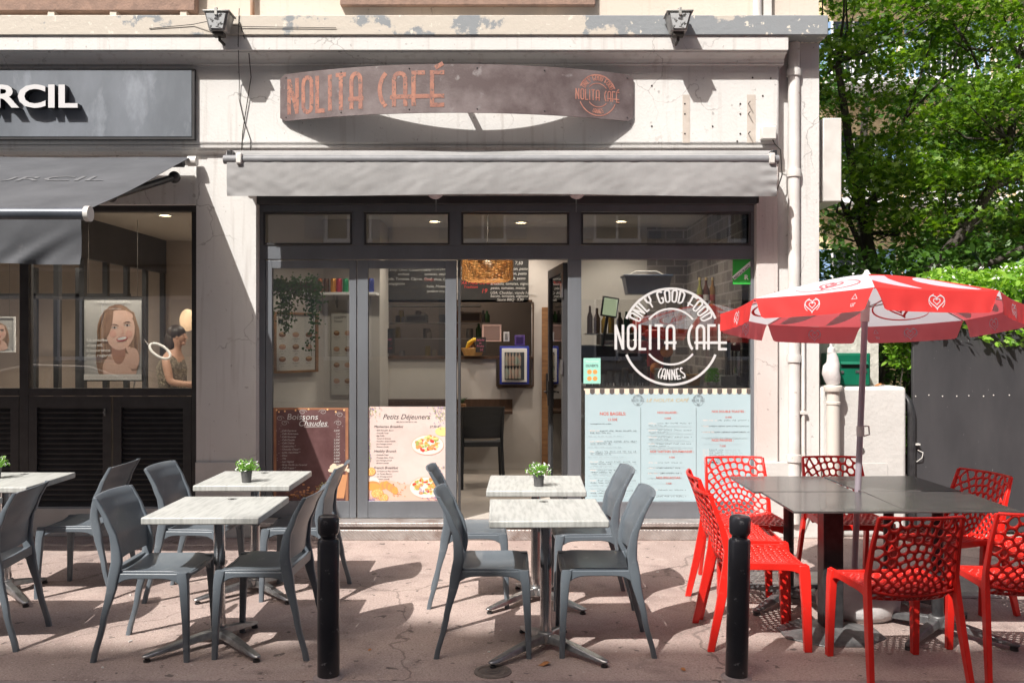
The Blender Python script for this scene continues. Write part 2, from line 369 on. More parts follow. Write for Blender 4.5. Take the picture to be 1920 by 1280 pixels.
M['wood'] = mat('oak wood', (.30, .16, .07), .5, c2=(.2, .1, .045), scale=3, stretch=(2, 2, 12), bump=.05)
M['dwood'] = mat('dark brown wood', (.09, .05, .03), .5, c2=(.06, .033, .02), scale=3, stretch=(10, 2, 2))
M['chalk'] = mat('chalkboard', (.012, .012, .012), .7, c2=(.025, .025, .025), scale=5)
M['bulb'] = mat('lit downlight', (1, .9, .7), .5, emit=(1, .72, .4), es=14)
M['ink'] = mat('black ink', (.03, .03, .035), .6)
M['inkred'] = mat('brick red ink', (.5, .07, .04), .6)
M['inkgold'] = mat('gold ink', (.55, .42, .2), .6)
M['paper'] = mat('white paper', (.7, .69, .67), .6)
M['chalkwhite'] = mat('white chalk', (.55, .55, .53), .9)
M['chalkred'] = mat('red chalk', (.5, .06, .05), .9)
M['vinyl'] = mat('white window vinyl', (.56, .56, .56), .6)
M['blue'] = mat('pale blue menu film', (.40, .52, .56), .5, c2=(.375, .49, .53), scale=2)
def matc(name, *c, rough=.6, **k):
    if name not in M: M[name] = mat(name, c, rough, **k)
    return M[name]

# pavement
def pavement():
    m = mat('pink asphalt pavement', (.45, .355, .318), .9, c2=(.31, .238, .213), scale=1.1, thr=(.38, .68), bump=.9, bscale=130, c3=(.17, .125, .115), s3=3.6, t3=(.54, .78), detail=12)
    n = m.node_tree; b = n.nodes['Principled BSDF']; src = b.inputs['Base Color'].links[0].from_socket; tc = [x for x in n.nodes if x.type == 'TEX_COORD'][0]
    def spk(sc, lo, hi, col, f):
        nonlocal src
        v = n.nodes.new('ShaderNodeTexNoise'); v.inputs['Scale'].default_value = sc; v.inputs['Detail'].default_value = 3; link(n, tc.outputs['Object'], v.inputs['Vector'])
        r = n.nodes.new('ShaderNodeMapRange'); r.inputs[1].default_value = lo; r.inputs[2].default_value = hi; r.inputs[4].default_value = f; link(n, v.outputs[0], r.inputs[0])
        x = n.nodes.new('ShaderNodeMix'); x.data_type = 'RGBA'; link(n, r.outputs[0], x.inputs[0]); link(n, src, x.inputs[6]); x.inputs[7].default_value = (*col, 1); src = x.outputs[2]
    spk(75, .48, .66, (.14, .10, .09), .42); spk(120, .55, .66, (.62, .52, .47), .42); spk(1.6, .56, .62, (.25, .185, .17), .35); spk(11, .655, .69, (.09, .07, .065), .8); spk(30, .70, .72, (.6, .54, .5), .9); spk(5, .6, .8, (.48, .40, .36), .6)
    wn = n.nodes.new('ShaderNodeTexNoise'); wn.inputs['Scale'].default_value = 2.5; wn.inputs['Detail'].default_value = 8; link(n, tc.outputs['Object'], wn.inputs['Vector'])
    va = n.nodes.new('ShaderNodeVectorMath'); va.operation = 'MULTIPLY_ADD'; va.inputs[1].default_value = (.5, .5, 0); link(n, wn.outputs['Color'], va.inputs[0]); link(n, tc.outputs['Object'], va.inputs[2])
    vo = n.nodes.new('ShaderNodeTexVoronoi'); vo.feature = 'DISTANCE_TO_EDGE'; vo.inputs['Scale'].default_value = .42; link(n, va.outputs[0], vo.inputs['Vector'])
    r3 = n.nodes.new('ShaderNodeMapRange'); r3.inputs[1].default_value = .0012; r3.inputs[2].default_value = .004; r3.inputs[3].default_value = .6; r3.inputs[4].default_value = 0; link(n, vo.outputs['Distance'], r3.inputs[0])
    x = n.nodes.new('ShaderNodeMix'); x.data_type = 'RGBA'; link(n, r3.outputs[0], x.inputs[0]); link(n, src, x.inputs[6]); x.inputs[7].default_value = (.12, .09, .08, 1); src = x.outputs[2]
    link(n, src, b.inputs['Base Color'])
    return m
M['pave'] = pavement()
M['asphalt'] = mat('road asphalt', (.055, .053, .055), .9, c2=(.07, .067, .068), scale=3, c3=(.12, .12, .12), s3=120, t3=(.6, .68), bump=.6, bscale=120)
M['kerb'] = mat('granite kerb', (.30, .25, .24), .85, c2=(.22, .18, .175), scale=14, c3=(.4, .36, .35), s3=90, t3=(.6, .66), bump=.3)
M['ground'] = mat('earth', (.12, .10, .08), .95, c2=(.08, .08, .05), scale=2)

# diamond plate
def plate():
    m = mat('worn chequer plate', (.50, .47, .45), .42, .55, c2=(.38, .34, .32), scale=8, c3=(.25, .18, .15), s3=4, t3=(.55, .75))
    n = m.node_tree; b = n.nodes['Principled BSDF']; tc = [x for x in n.nodes if x.type == 'TEX_COORD'][0]
    mp = n.nodes.new('ShaderNodeMapping'); mp.inputs['Rotation'].default_value = (0, R(45), R(45)); mp.inputs['Scale'].default_value = (60, 60, 60); link(n, tc.outputs['Object'], mp.inputs[0])
    ck = n.nodes.new('ShaderNodeTexWave'); ck.wave_type = 'BANDS'; ck.bands_direction = 'X'; ck.inputs['Scale'].default_value = .35; ck.inputs['Distortion'].default_value = 3; link(n, mp.outputs[0], ck.inputs['Vector'])
    bp = n.nodes.new('ShaderNodeBump'); bp.inputs['Strength'].default_value = .7; bp.inputs['Distance'].default_value = .004; link(n, ck.outputs['Fac'], bp.inputs['Height']); link(n, bp.outputs[0], b.inputs['Normal'])
    return m
M['plate'] = plate()
def brickm(name, c1, c2, mort, sc, rot=(R(90), 0, R(90))):
    m = mat(name, c1, .8, c2=c2, scale=7, bump=0); n = m.node_tree; b = n.nodes['Principled BSDF']; src = b.inputs['Base Color'].links[0].from_socket
    tc = [x for x in n.nodes if x.type == 'TEX_COORD'][0]; sp = n.nodes.new('ShaderNodeSeparateXYZ'); link(n, tc.outputs['Object'], sp.inputs[0])
    cb = n.nodes.new('ShaderNodeCombineXYZ'); ad = n.nodes.new('ShaderNodeMath'); link(n, sp.outputs[0], ad.inputs[0]); link(n, sp.outputs[1], ad.inputs[1])
    link(n, ad.outputs[0], cb.inputs[0]); link(n, sp.outputs[2], cb.inputs[1])
    br = n.nodes.new('ShaderNodeTexBrick'); br.inputs['Scale'].default_value = sc; link(n, cb.outputs[0], br.inputs['Vector'])
    br.inputs['Color1'].default_value = (*c1, 1); br.inputs['Color2'].default_value = (*c2, 1); br.inputs['Mortar'].default_value = (*mort, 1); br.inputs['Mortar Size'].default_value = .022
    link(n, br.outputs[0], b.inputs['Base Color']); return m
M['brick'] = brickm('grey brick wallpaper', (.09, .075, .07), (.27, .24, .22), (.34, .31, .29), 2.4)
#@@SETTING
# ------------------------------------------------------------------ ground
def sheet(name, x0, x1, y0, y1, z, m, nx=1, ny=1):
    b = MB(); b.grid(nx, ny, lambda u, v: (x0 + (x1 - x0) * u, y0 + (y1 - y0) * v, z)); return struct(b.build(name, m, smooth=0))
sheet('ground', -300, 300, -300, 300, -.16, M['ground'])
sheet('road', -60, 60, -13.2, -3.32, -.12, M['asphalt'])
_p = MB(); _p.box(-60, 60, -3.13, 12, -.14, 0); struct(_p.build('pavement', M['pave'], smooth=0))
_p = MB(); _p.box(-60, 60, -16, -13.2, -.14, 0); struct(_p.build('far_pavement', M['pave'], smooth=0))
_p = MB()
for i in range(-30, 30):
    _p.box(i * 1.0 + .004, i * 1.0 + .996, -3.32, -3.134, -.14, .002)
struct(_p.build('kerb', M['kerb'], bevel=.008))

# ------------------------------------------------------------------ the building with the two shops
B = thing('building', 'white plastered corner building with two shopfronts on its ground floor', 'building', (0, 0, 0))
def fb(b, p0, p1, q0, q1, y0, y1):
    b.box(X(p0, y0), X(p1, y0), y0, y1, Z(q1, y0), Z(q0, y0))
def profile(b, pts, x0, x1):
    n = len(pts); b.add([(x0, y, z) for y, z in pts] + [(x1, y, z) for y, z in pts], [tuple(range(n)), tuple(range(2 * n - 1, n - 1, -1))] + [(i, i + n, (i + 1) % n + n, (i + 1) % n) for i in range(n)])
XR = X(1535)
XJ = X(1420)
b = MB(); FZ = 3.178
b.box(X(368), X(480), 0, .169, 0, FZ)                            # pilaster between shops
b.box(X(1460), X(1500), .05, .5, 0, 4.1)                        # recess behind the downpipe
b.box(X(1500), XR, -.01, 12, 0, 4.1)                            # corner strip
b.box(-9, X(368), .03, .5, Z(383, .03), FZ)                     # lintel of the left shop
b.box(X(480), XJ, .0, .5, Z(366), FZ)                           # lintel of the cafe
b.box(-9, -8.5, 0, 12, 0, FZ); b.box(-8.5, X(1500), 11.5, 12, 0, FZ)
o = b.build('wall', M['plaster'], B)
b = MB(); b.box(-9, X(1462, -.06), -.06, .5, 3.246, 3.99); fz = b.build('frieze', M['plaster'], B, bevel=.025, seg=3)
b = MB(); profile(b, [(.2, FZ), (-.0, FZ), (-.012, 3.19), (-.035, 3.2), (-.04, 3.215), (-.052, 3.225), (-.055, 3.2455), (.2, 3.2455)], -9, X(1455)); b.build('moulding', M['plaster'], B, smooth=20)
b = MB(); b.box(-9, XR, .0, .4, 4.262, 9)
b.box(XR - .0, XR + .001, .4, 12, 4.262, 9); b.box(-9, XR, 11.6, 12, 4.262, 9); b.build('upper_wall', M['cream'], B)
b = MB(); b.box(-9, XR, .0, 12, 9.002, 9.2); b.build('roof', M['ledge'], B)
b = MB(); b.box(-9, X(1553, -.215), -.215, .4, 4.10, 4.26); b.box(X(1500), X(1553, -.215), .4, 12, 4.10, 4.26); b.build('ledge', M['ledge'], B, bevel=.006)
b = MB(); profile(b, [(.2, 4.099), (-.2, 4.099), (-.2, 3.985), (-.175, 3.985), (-.17, 3.972), (-.13, 3.965), (-.095, 3.945), (-.078, 3.92), (-.078, 3.905), (-.061, 3.9), (.2, 3.9)], -9, X(1478, -.2))
b.build('cornice', M['plaster'], B, smooth=25)
b = MB(); b.box(XJ, X(1460), .02, .5, .0, FZ); b.build('jamb', M['pink'], B, bevel=.004)
for q in ((X(366, -.02), X(482, -.02), -.022, .0, 0, Z(866, -.02)), (XJ, X(1500, -.02), -.022, .02, 0, Z(866, -.02)), (X(1503), XR + .01, -.032, -.01, 0, Z(870))):
    b = MB(); b.box(*q); b.build('plinth', M['lowwall'], B, bevel=.006)
b = MB(); b.box(X(0) - 3, X(373), -.1, .0, 4.34, 4.9); b.box(X(640), X(1115), -.06, .0, 4.40, 4.9)
b.build('window_sill', matc('brown stucco band', .30, .2, .155, rough=.9, c2=(.22, .15, .12), scale=14, bump=.5), B, bevel=.005)
for p in (100, 215, 345): b = MB(); b.box(X(p), X(p + 12), -.09, 0, 4.30, 4.34); b.build('sill_bracket', M['cream'], B)
# storefront platform under both shops
b = MB(); b.box(X(368) - 6, X(368), .03, 11.5, 0, Z(950, .1)); b.build('stone_base', M['lowwall'], B, bevel=.004)
fl = MB(); fl.box(X(480), XJ, -.06, .17, .002, .128); fl.box(-2.595, XJ, .1701, 11.5, .002, .128); fl.build('interior_floor', M['ifloor'], B)
b = MB(); b.box(X(478), X(1424), -.115, -.062, .0, .085); b.box(X(478), X(1424), -.10, .09, .105, .14); b.build('threshold', M['plate'], B, bevel=.006)
b = MB(); b.box(X(478), X(1424), -.085, -.062, .086, .104); b.build('threshold_strip', M['dwood'], B)

# cafe shopfront
YF = .1
b = MB()
fb(b, 478, 1424, 366, 382, .02, .4)
b.build('shutter_box', M['frame'], B, bevel=.004)
b = MB()
fb(b, 487, 1421, 382.5, 397, YF, .17); fb(b, 487, 1421, 460, 486, YF, .17)
for a, c in ((487, 494), (660, 683), (843, 865), (1067, 1090), (1408, 1421)): fb(b, a, c, 397, 460, YF, .17)
b.build('transom_frame', M['alu'], B, bevel=.003)
b = MB()
for a, c in ((494, 660), (683, 843), (865, 1067), (1090, 1408)):
    x0, x1, z0, z1 = X(a, .09), X(c, .09), Z(459, .09), Z(398, .09)
    for q in ((x0, x0 + .016, z0, z1), (x1 - .016, x1, z0, z1), (x0 + .016, x1 - .016, z0, z0 + .016), (x0 + .016, x1 - .016, z1 - .016, z1)): b.box(q[0], q[1], .092, .099, q[2], q[3])
b.build('glazing_bead', M['frame'], B)
for a, c in ((494, 660), (683, 843), (865, 1067), (1090, 1408)):
    p = MB(); p.box(X(a, .13), X(c, .13), .13, .136, Z(460, .13), Z(397, .13)); p.build('transom_pane', M['glass'], B)
for q in ((483, 497, 486.2, 972, YF), (1065, 1090, 486.2, 972, YF), (1408, 1421, 486.2, 972, YF), (1090.2, 1407.8, 940, 972, YF + .002)):
    b = MB(); fb(b, *q, .17); b.build('window_frame', M['alu'], B, bevel=.003)
p = MB(); p.box(X(1090, .13), X(1408, .13), .13, .136, Z(940, .13), Z(486, .13)); p.build('window_pane', M['glass'], B)
def leaf(p0, p1, g0, g1, y=YF):
    d = MB()
    fb(d, p0, g0, 488, 971, y, y + .05); fb(d, g1, p1, 488, 971, y, y + .05); fb(d, g0, g1, 488, 503, y + .001, y + .05); fb(d, g0, g1, 939, 971, y + .001, y + .05)
    dd = d.build('door', M['alu'], B, bevel=.003)
    g = MB(); g.box(X(g0, y + .02), X(g1, y + .02), y + .022, y + .028, Z(939, y + .02), Z(503, y + .02)); g.build('door_pane', M['glass2'], dd)
    return dd
d1 = leaf(498, 668, 510, 655); d2 = leaf(670, 856, 690, 835)
g = MB(); g.box(X(857.5), X(862), .1, .17, .15, Z(487)); g.build('door_post', M['frame'], B)
# the leaf that stands open, swung into the room
od = MB(); L = .93; H0, H1 = .16, Z(489)
od.box(0, .07, -.022, .022, H0, H1); od.box(L - .08, L, -.022, .022, H0, H1); od.box(.07, L - .08, -.022, .022, H0, H0 + .1); od.box(.07, L - .08, -.022, .022, H1 - .08, H1)
od.T = None
odo = od.build('open_door', M['frame'], B, bevel=.003); odo.location = (X(1060, .15), .17, 0); odo.rotation_euler = (0, 0, R(95.5))
g = MB(); g.box(.07, L - .08, -.003, .003, H0 + .1, H1 - .08); g.build('door_pane', M['glass2'], odo)
g = MB(); g.tube([(L - .05, .022, 1.15), (L - .05, .06, 1.15), (L - .16, .06, 1.15)], .009); g.box(L - .075, L - .02, .0221, .03, 1.02, 1.25); g.build('door_handle', M['black'], odo)
for zc in (2.0, 1.35): g = MB(); g.box(-.015, .05, .0222, .034, zc, zc + .12); g.build('hinge', M['castalu'], odo)

# left shopfront
YL = .12
b = MB()
for q in ((-700, 369.5, 384, 396, YL - .02), (36, 53, 396.2, 950, YL), (359, 369.5, 396.2, 950, YL), (-282.8, 35.8, 728, 742, YL + .001), (53.2, 358.8, 728, 742, YL + .001), (-300, -283, 396.2, 950, YL)):
    b = MB(); fb(b, *q, .2); b.build('window_frame', M['black'], B, bevel=.004)
for a, c in ((53, 359), (-283, 36)):
    p = MB(); p.box(X(a, .16), X(c, .16), .16, .166, Z(728, .16), Z(396, .16)); p.build('window_pane', M['glass'], B)
for a, c in ((53.5, 208), (212, 358.5), (-283, -130), (-126, 35)):
    d = MB(); x0, x1, z0, z1 = X(a, YL), X(c, YL), Z(950, YL), Z(743, YL)
    s_ = .07; d.box(x0, x0 + s_, YL, .17, z0, z1); d.box(x1 - s_, x1, YL, .17, z0, z1); d.box(x0 + s_, x1 - s_, YL + .001, .17, z1 - .09, z1); d.box(x0 + s_, x1 - s_, YL + .001, .17, z0, z0 + .02)
    lz = z0 + .02; N = 19; st = (z1 - .09 - lz) / N
    for i in range(N):
        zz = lz + i * st
        d.add([(x0 + s_, YL + .008, zz), (x1 - s_, YL + .008, zz), (x1 - s_, YL + .04, zz + st * .95), (x0 + s_, YL + .04, zz + st * .95), (x0 + s_, YL + .014, zz - .002), (x1 - s_, YL + .014, zz - .002), (x1 - s_, YL + .046, zz + st * .95), (x0 + s_, YL + .046, zz + st * .95)],
              [(0, 1, 2, 3), (7, 6, 5, 4), (0, 4, 5, 1)])
    d.box(x0 + s_, x1 - s_, .15, .165, z0 + .02, z1 - .09)
    dd = d.build('louvred_door', M['black'], B, smooth=20)
    if a == 53.5: g = MB(); g.box(x1 - .055, x1 - .042, YL - .012, YL - .001, 1.0, 1.06); g.tube([(x1 - .048, YL - .012, 1.03), (x1 - .048, YL - .03, 1.03)], .008); g.build('keyhole', M['castalu'], dd)

# ------------------------------------------------------------------ rooms behind the glass
b = MB()
b.box(-2.595, -2.56, .171, 1.62, .13, 2.95)                      # left wall
PA, PB = (-2.56, 1.57), (X(606, 2.3), 2.3)
b.add([(PA[0], PA[1], .13), (PB[0], PB[1], .13), (PB[0], PB[1], 2.95), (PA[0], PA[1], 2.95), (PA[0], PA[1] + .1, .13), (PB[0], PB[1] + .1, .13), (PB[0], PB[1] + .1, 2.95), (PA[0], PA[1] + .1, 2.95)], [(0, 1, 2, 3), (4, 7, 6, 5), (0, 3, 7, 4), (1, 5, 6, 2)])
b.box(PB[0], X(712, 2.3), 2.301, 2.4, .13, 2.95); b.box(X(712, 2.3) - .05, X(712, 2.3), 2.4001, 2.999, .13, 2.95)
YB = 3.0
b.box(X(690, YB), X(930, YB), YB, YB + .1, .13, Z(670, YB)); b.box(X(930, YB), X(997, YB), YB, YB + .1, .13, Z(725, YB))       # below hatch
b.box(X(690, YB), X(997, YB), YB, YB + .1, Z(566, YB), 2.95)      # above hatch
b.box(X(997, YB), X(1213, YB), YB, YB + .1, .13, 2.95)
b.build('interior_wall', M['winwhite'], B)
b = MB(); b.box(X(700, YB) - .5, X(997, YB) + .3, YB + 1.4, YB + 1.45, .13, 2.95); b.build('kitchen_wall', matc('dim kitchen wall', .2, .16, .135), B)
b = MB(); b.box(XJ - .0, XJ + .1, .171, 3.3, .13, 2.95); b.box(X(1213, YB), XJ - .001, YB, YB + .1, .13, 2.95); b.build('brick_wall', M['brick'], B)
b = MB(); b.box(-2.595, XJ + .1, .171, 5, 2.95, 3.05); b.build('ceiling', M['winwhite'], B)
b = MB(); b.box(X(700, YB), X(1000, YB), YB - .04, YB + .3, Z(668, YB) - .03, Z(668, YB)); b.build('hatch_counter', M['dwood'], B)
b = MB(); fb(b, 998, 1001, 566, 725, YB - .02, YB + .05); fb(b, 932, 998, 722, 727, YB - .02, YB + .1); fb(b, 700, 998, 562, 566, YB - .02, YB + .05); b.build('hatch_frame', M['dwood'], B)
b = MB(); fb(b, 1016, 1062, 576, 905, YB - .05, YB - .01); dd = b.build('interior_door', M['wood'], B); g = MB(); fb(g, 1024, 1029, 700, 738, YB - .09, YB - .051); g.build('door_handle', M['black'], dd)
# left shop room
b = MB(); b.box(-9, X(368), 3.5, 3.6, .13, 2.85); b.box(X(368), X(372), .21, 3.6, .13, 2.85); b.box(-8.4, -8.3, .2, 3.6, .13, 2.85); b.build('interior_wall', M['warmwall'], B)
b = MB(); b.box(-9, X(368), .17, 3.6, 2.851, 3.0); b.build('ceiling', M['ceil'], B)
b = MB(); b.box(-8.3, X(368), .17, 3.5, .1, .14); b.build('interior_floor', matc('dark parquet', .07, .05, .035, rough=.4), B)
b = MB(); xp = -4.25
b.box(xp - .03, xp + .03, .4, 3.49, 2.45, 2.85)
for y in (.4, .9, 1.4, 1.9, 2.4, 2.9, 3.42): b.box(xp - .025, xp + .025, y, y + .06, .14, 2.45)
b.box(xp - .025, xp + .025, .46, 3.42, .9, .96)
for x in (-4.9, -5.4, -5.9, -6.4): b.box(x, x + .06, 2.6, 2.66, .14, 2.45)
b.box(-6.9, -4.3, 2.6, 2.66, 2.1, 2.16)
b.build('partition', M['black'], B)

def downlight(x, y, z, label, grp, power=9, cat='downlight'):
    t = thing('downlight', label, cat, (x, y, z), 0, grp)
    a = MB(); a.lathe([(.075, 0), (.075, -.012), (.055, -.014), (.055, 0)]); a.build('rim', M['white'], t)
    a = MB(); a.lathe([(.001, -.004), (.053, -.004), (.053, -.002)]); a.build('lamp_disc', M['bulb'], t)
    l = bpy.data.lights.new('downlight', 'SPOT'); l.energy = power; l.color = (1, .87, .74); l.spot_size = R(140); l.spot_blend = .7; l.shadow_soft_size = .05
    lo = bpy.data.objects.new('light', l); COL.objects.link(lo); lo.parent = t; lo.location = (0, 0, -.03)
    return t
gl = 'round downlights in the cafe ceiling'
for i, (x, y) in enumerate(((-1.45, 1.2), (-.1, 1.3), (1.3, 1.2), (-.85, 2.4), (.1, 2.5), (1.2, 2.4))):
    downlight(x, y, 2.95, 'warm round downlight in the cafe ceiling, ' + ['front left', 'front middle', 'front right', 'rear left', 'rear middle', 'rear right'][i] + ' of the six', gl, 36)
for i, (x, y) in enumerate(((-2.0, 3.6), (-.6, 3.7))): downlight(x, y, 2.95, 'kitchen downlight behind the serving hatch, ' + ['left', 'right'][i] + ' one', gl, 16)
gs = 'round downlights in the left shop ceiling'
for i, (x, y) in enumerate(((-3.35, 1.2), (-3.0, 2.6), (-4.9, 1.3), (-4.7, 2.3), (-5.9, 1.8))):
    downlight(x, y, 2.85, 'warm round downlight in the beauty shop ceiling, ' + ['nearest the right pane', 'near the back wall at right', 'behind the black partition at front', 'behind the black partition at back', 'leftmost'][i], gs, 45)

# ------------------------------------------------------------------ low wall, rough wall, gate at the right
b = MB(); b.box(XR + .012, X(1700), .0, .3, 0, 1.25); lw = b.build('low_wall', M['lowwall'], bevel=.03, seg=3)
tag(lw, 'low rendered white wall beside the building corner, below the mailbox', 'wall')
g = MB(); x0, x1, z1 = X(1572), X(1664), Z(868)
g.box(x0, x1, -.006, -.0005, .25, z1); pn = g.build('access_panel', M['lowwall'], lw, bevel=.002)
g = MB(); g.lathe([(.022, 0), (.022, .012), (.008, .014)]); s_ = g.build('round_cap', M['castalu'], lw); s_.rotation_euler = (R(90), 0, 0); s_.location = (X(1615), -.0, Z(843))
b = MB(); b.slab(40, 40, lambda u, v: (X(1545) + u * .58, .31 + .010 * mnoise.noise(Vector((u * 16, v * 30, 3))), v * 2.1), lambda u, v: (X(1545) + u * .58, .6, v * 2.1))
rw = b.build('rough_wall', M['rough']); fixn(rw); tag(rw, 'coarse roughcast wall rising behind the green mailbox', 'wall')
t = thing('gate', 'tall dark grey boarded gate panel to the right of the low wall', 'gate', (0, 0, 0))
b = MB(); b.box(X(1722), X(2300), .1, .14, .02, 1.98); b.build('board', M['gate'], t, bevel=.004)
b = MB(); b.tube([(X(1717), .08, .0), (X(1717), .08, 1.02), (X(1713), .1, 1.12), (X(1706), .16, 1.18)], .034); b.build('post', M['bmetal'], t)
b = MB(); b.box(X(1716), X(1732), .06, .099, Z(836), Z(833)); b.tube([(X(1730), .09, Z(846)), (X(1738), .07, Z(850)), (X(1736), .07, Z(860)), (X(1728), .09, Z(868))], .004); b.build('latch', M['offwhite'], t)
for p in (1727, 1752, 1778, 1805, 1828, 1856, 1875, 1905, 1940, 1980): b = MB(); b.ball((X(p), .099, Z(742 + p % 3)), .006, .004, .006, 8, 6); b.build('screw', M['offwhite'], t)

# ------------------------------------------------------------------ far buildings
def facade(name, label, cat, x0, x1, y, H, m, floors, nwin, face=1, shut=None, roof=True, fh=3.1, w=1.1, h=1.5, balc=False, z0=1.0, depth=9):
    """face=1: front looks to -Y; face=-1: front looks to +Y"""
    t = thing(name, label, cat, (0, 0, 0)); s = face
    sh = matc('pale shutter', .42, .42, .41, rough=.6); fr = matc('window glass dark', .03, .04, .05, rough=.1); wn = []
    ys = lambda d: y - s * d
    def bx(b, xa, xb, d0, d1, za, zb): q = sorted((ys(d0), ys(d1))); b.box(xa, xb, q[0], q[1], za, zb)
    b = MB(); bx(b, x0, x1, -depth, 0, 0, H); b.build('wall', m, t)
    step = (x1 - x0) / nwin
    for f in range(floors):
        zf = z0 + f * fh
        if zf + h > H: break
        c = MB(); bx(c, x0, x1, .001, .1, zf - .35, zf - .2); c.build('string_course', m, t)
        for i in range(nwin):
            xc = x0 + (i + .5) * step
            q = MB(); bx(q, xc - w / 2, xc + w / 2, .001, .05, zf, zf + h)
            q.cur = 1; bx(q, xc - w / 2 - .08, xc + w / 2 + .08, .001, .14, zf - .1, zf - .001); bx(q, xc - w / 2 - .06, xc - w / 2 - .001, .001, .09, zf, zf + h); bx(q, xc + w / 2 + .001, xc + w / 2 + .06, .001, .09, zf, zf + h); bx(q, xc - .03, xc + .03, .051, .08, zf, zf + h)
            if shut: q.cur = 2; bx(q, xc - w - .06, xc - w / 2 - .065, .001, .07, zf, zf + h); bx(q, xc + w / 2 + .065, xc + w + .06, .001, .07, zf, zf + h)
            q.build('window', [fr, M['white'], shut or sh], t)
        if balc:
            c = MB(); bx(c, x0 + .2, x1 - .2, .101, 1.2, zf - .5, zf - .36)
            c.cur = 1
            for k in range(int((x1 - x0 - .4) / .14)): c.box(x0 + .22 + k * .14, x0 + .245 + k * .14, *sorted((ys(1.14), ys(1.17))), zf - .36, zf + .55)
            bx(c, x0 + .2, x1 - .2, 1.13, 1.19, zf + .55, zf + .6); c.build('balcony', [M['white'], M['white']], t)
    if roof: b = MB(); bx(b, x0 - .2, x1 + .2, -depth, .35, H, H + .2); b.build('roof', m, t)
    return t
facade('apartment_building', 'tall pale apartment block across the street, seen only as a reflection in the panes', 'building', -38, 40, -16, 18.65, matc('beige stucco', .58, .52, .46, rough=.9, c2=(.5, .45, .4), scale=2), 6, 22, -1, shut=matc('grey-green shutter', .3, .32, .34, rough=.6), z0=1.2)
b = MB(); b.box(-10.6, -9.35, -16.5, -15.7, 18.86, 19.3); b.box(-10.5, -10.1, -16.4, -15.8, 19.3, 19.7); b.build('chimney', matc('beige stucco', .5, .5, .5), [o for o in bpy.data.objects if o.name.startswith('apartment_building') and not o.parent][0])
facade('apartment_building', 'yellow apartment building with white balconies far behind the trees', 'building', 8.0, 26, 17, 15, matc('yellow stucco', .62, .5, .3, rough=.9), 4, 7, 1, shut=matc('blue shutter', .2, .32, .5, rough=.6), balc=True, z0=2.6)
hb = facade('hotel_building', 'pale hotel building with a dark name board, low behind the garden', 'building', 3.2, 8.0, 19, 9, matc('white stucco', .6, .58, .55, rough=.9), 2, 3, 1, z0=2.8, balc=True)
for i, (x, y) in enumerate(((-3.85, .56), (-3.45, .56), (-5.0, .56))):  # added spots hidden above the window opening, only to brighten the hanging posters
    t = downlight(x, y, 2.85, 'added out-of-view spotlight brightening the left shop posters, ' + ['middle', 'right', 'left'][i] + ' of three', 'added poster spotlights in the left shop', 45)
#@@OBJECTS
# ------------------------------------------------------------------ signs
def curved_sign():
    t = thing('curved_sign', 'long bowed brown cafe sign board over the awning with orange letters', 'sign')
    xc, half, sag = -.454, 1.4535, .30; Rr = (half * half + sag * sag) / (2 * sag); zb, zt = 3.432, 3.815; cy = -.06 - .02 - sag + Rr
    amax = math.asin(half / Rr); LA = 2 * amax * Rr
    def mp(off):
        def f(u, v):
            a = u / Rr - amax; r = Rr + off
            return (xc + r * math.sin(a), cy - r * math.cos(a), zb + v)
        return f
    n = 60; b = MB(); H = zt - zb
    def edge(u, v):                                  # small rounded corners
        d = min(u, 1 - u) * LA; k = max(0, .03 - d) / .03; q = .03 * (1 - math.sqrt(max(0, 1 - k * k)))
        return q + (H - 2 * q) * v
    b.slab(n, 1, lambda u, v: mp(0)(u * LA, edge(u, v)), lambda u, v: mp(-.012)(u * LA, edge(u, v)))
    fc = b.build('board', mat('rust brown printed board', (.10, .075, .075), .5, c2=(.18, .15, .15), scale=4, thr=(.4, .65), c3=(.22, .2, .2), s3=9, t3=(.62, .7), bump=.12, bscale=60, detail=10), t)
    fixn(fc)
    b = MB(); b.cur = 0; scl = LA / 660.0           # px to metres along the board
    deco(b, 'NOLITA', 145 * scl * .98, .29, .034, lambda u, v: mp(.0015)(20 * scl + u, .05 + v), sp=.24)
    deco(b, 'CAFÉ', 118 * scl, .27, .034, lambda u, v: mp(.0015)(192 * scl + u, .055 + v), sp=.26)
    b.build('lettering', mat('worn orange print', (.36, .155, .10), .6, c2=(.21, .095, .075), scale=16, c3=(.12, .08, .07), s3=45, t3=(.56, .6), detail=10), t)
    b = MB(); logo(b, 588 * scl, H / 2 - .005, .165, mp(.0015)); b.build('badge', mat('faded orange print', (.50, .24, .18), .6, c2=(.33, .14, .11), scale=20), t)
    b = MB()
    for u in (.02, .19, .38, .56, .74, .98):
        for v in (.03, H - .03): p = mp(.002)(u * LA, v); b.ball(p, .006, .004, .006, 8, 5)
    b.build('screw', M['bmetal'], t)
    b = MB()
    for u in (.2, .5, .8):
        a = u * LA; p = mp(-.012)(a, 0)
        b.box(p[0] - .02, p[0] + .02, p[1], -.061, zt - .09, zt - .06)
    b.build('bracket', M['bmetal'], t)
curved_sign()

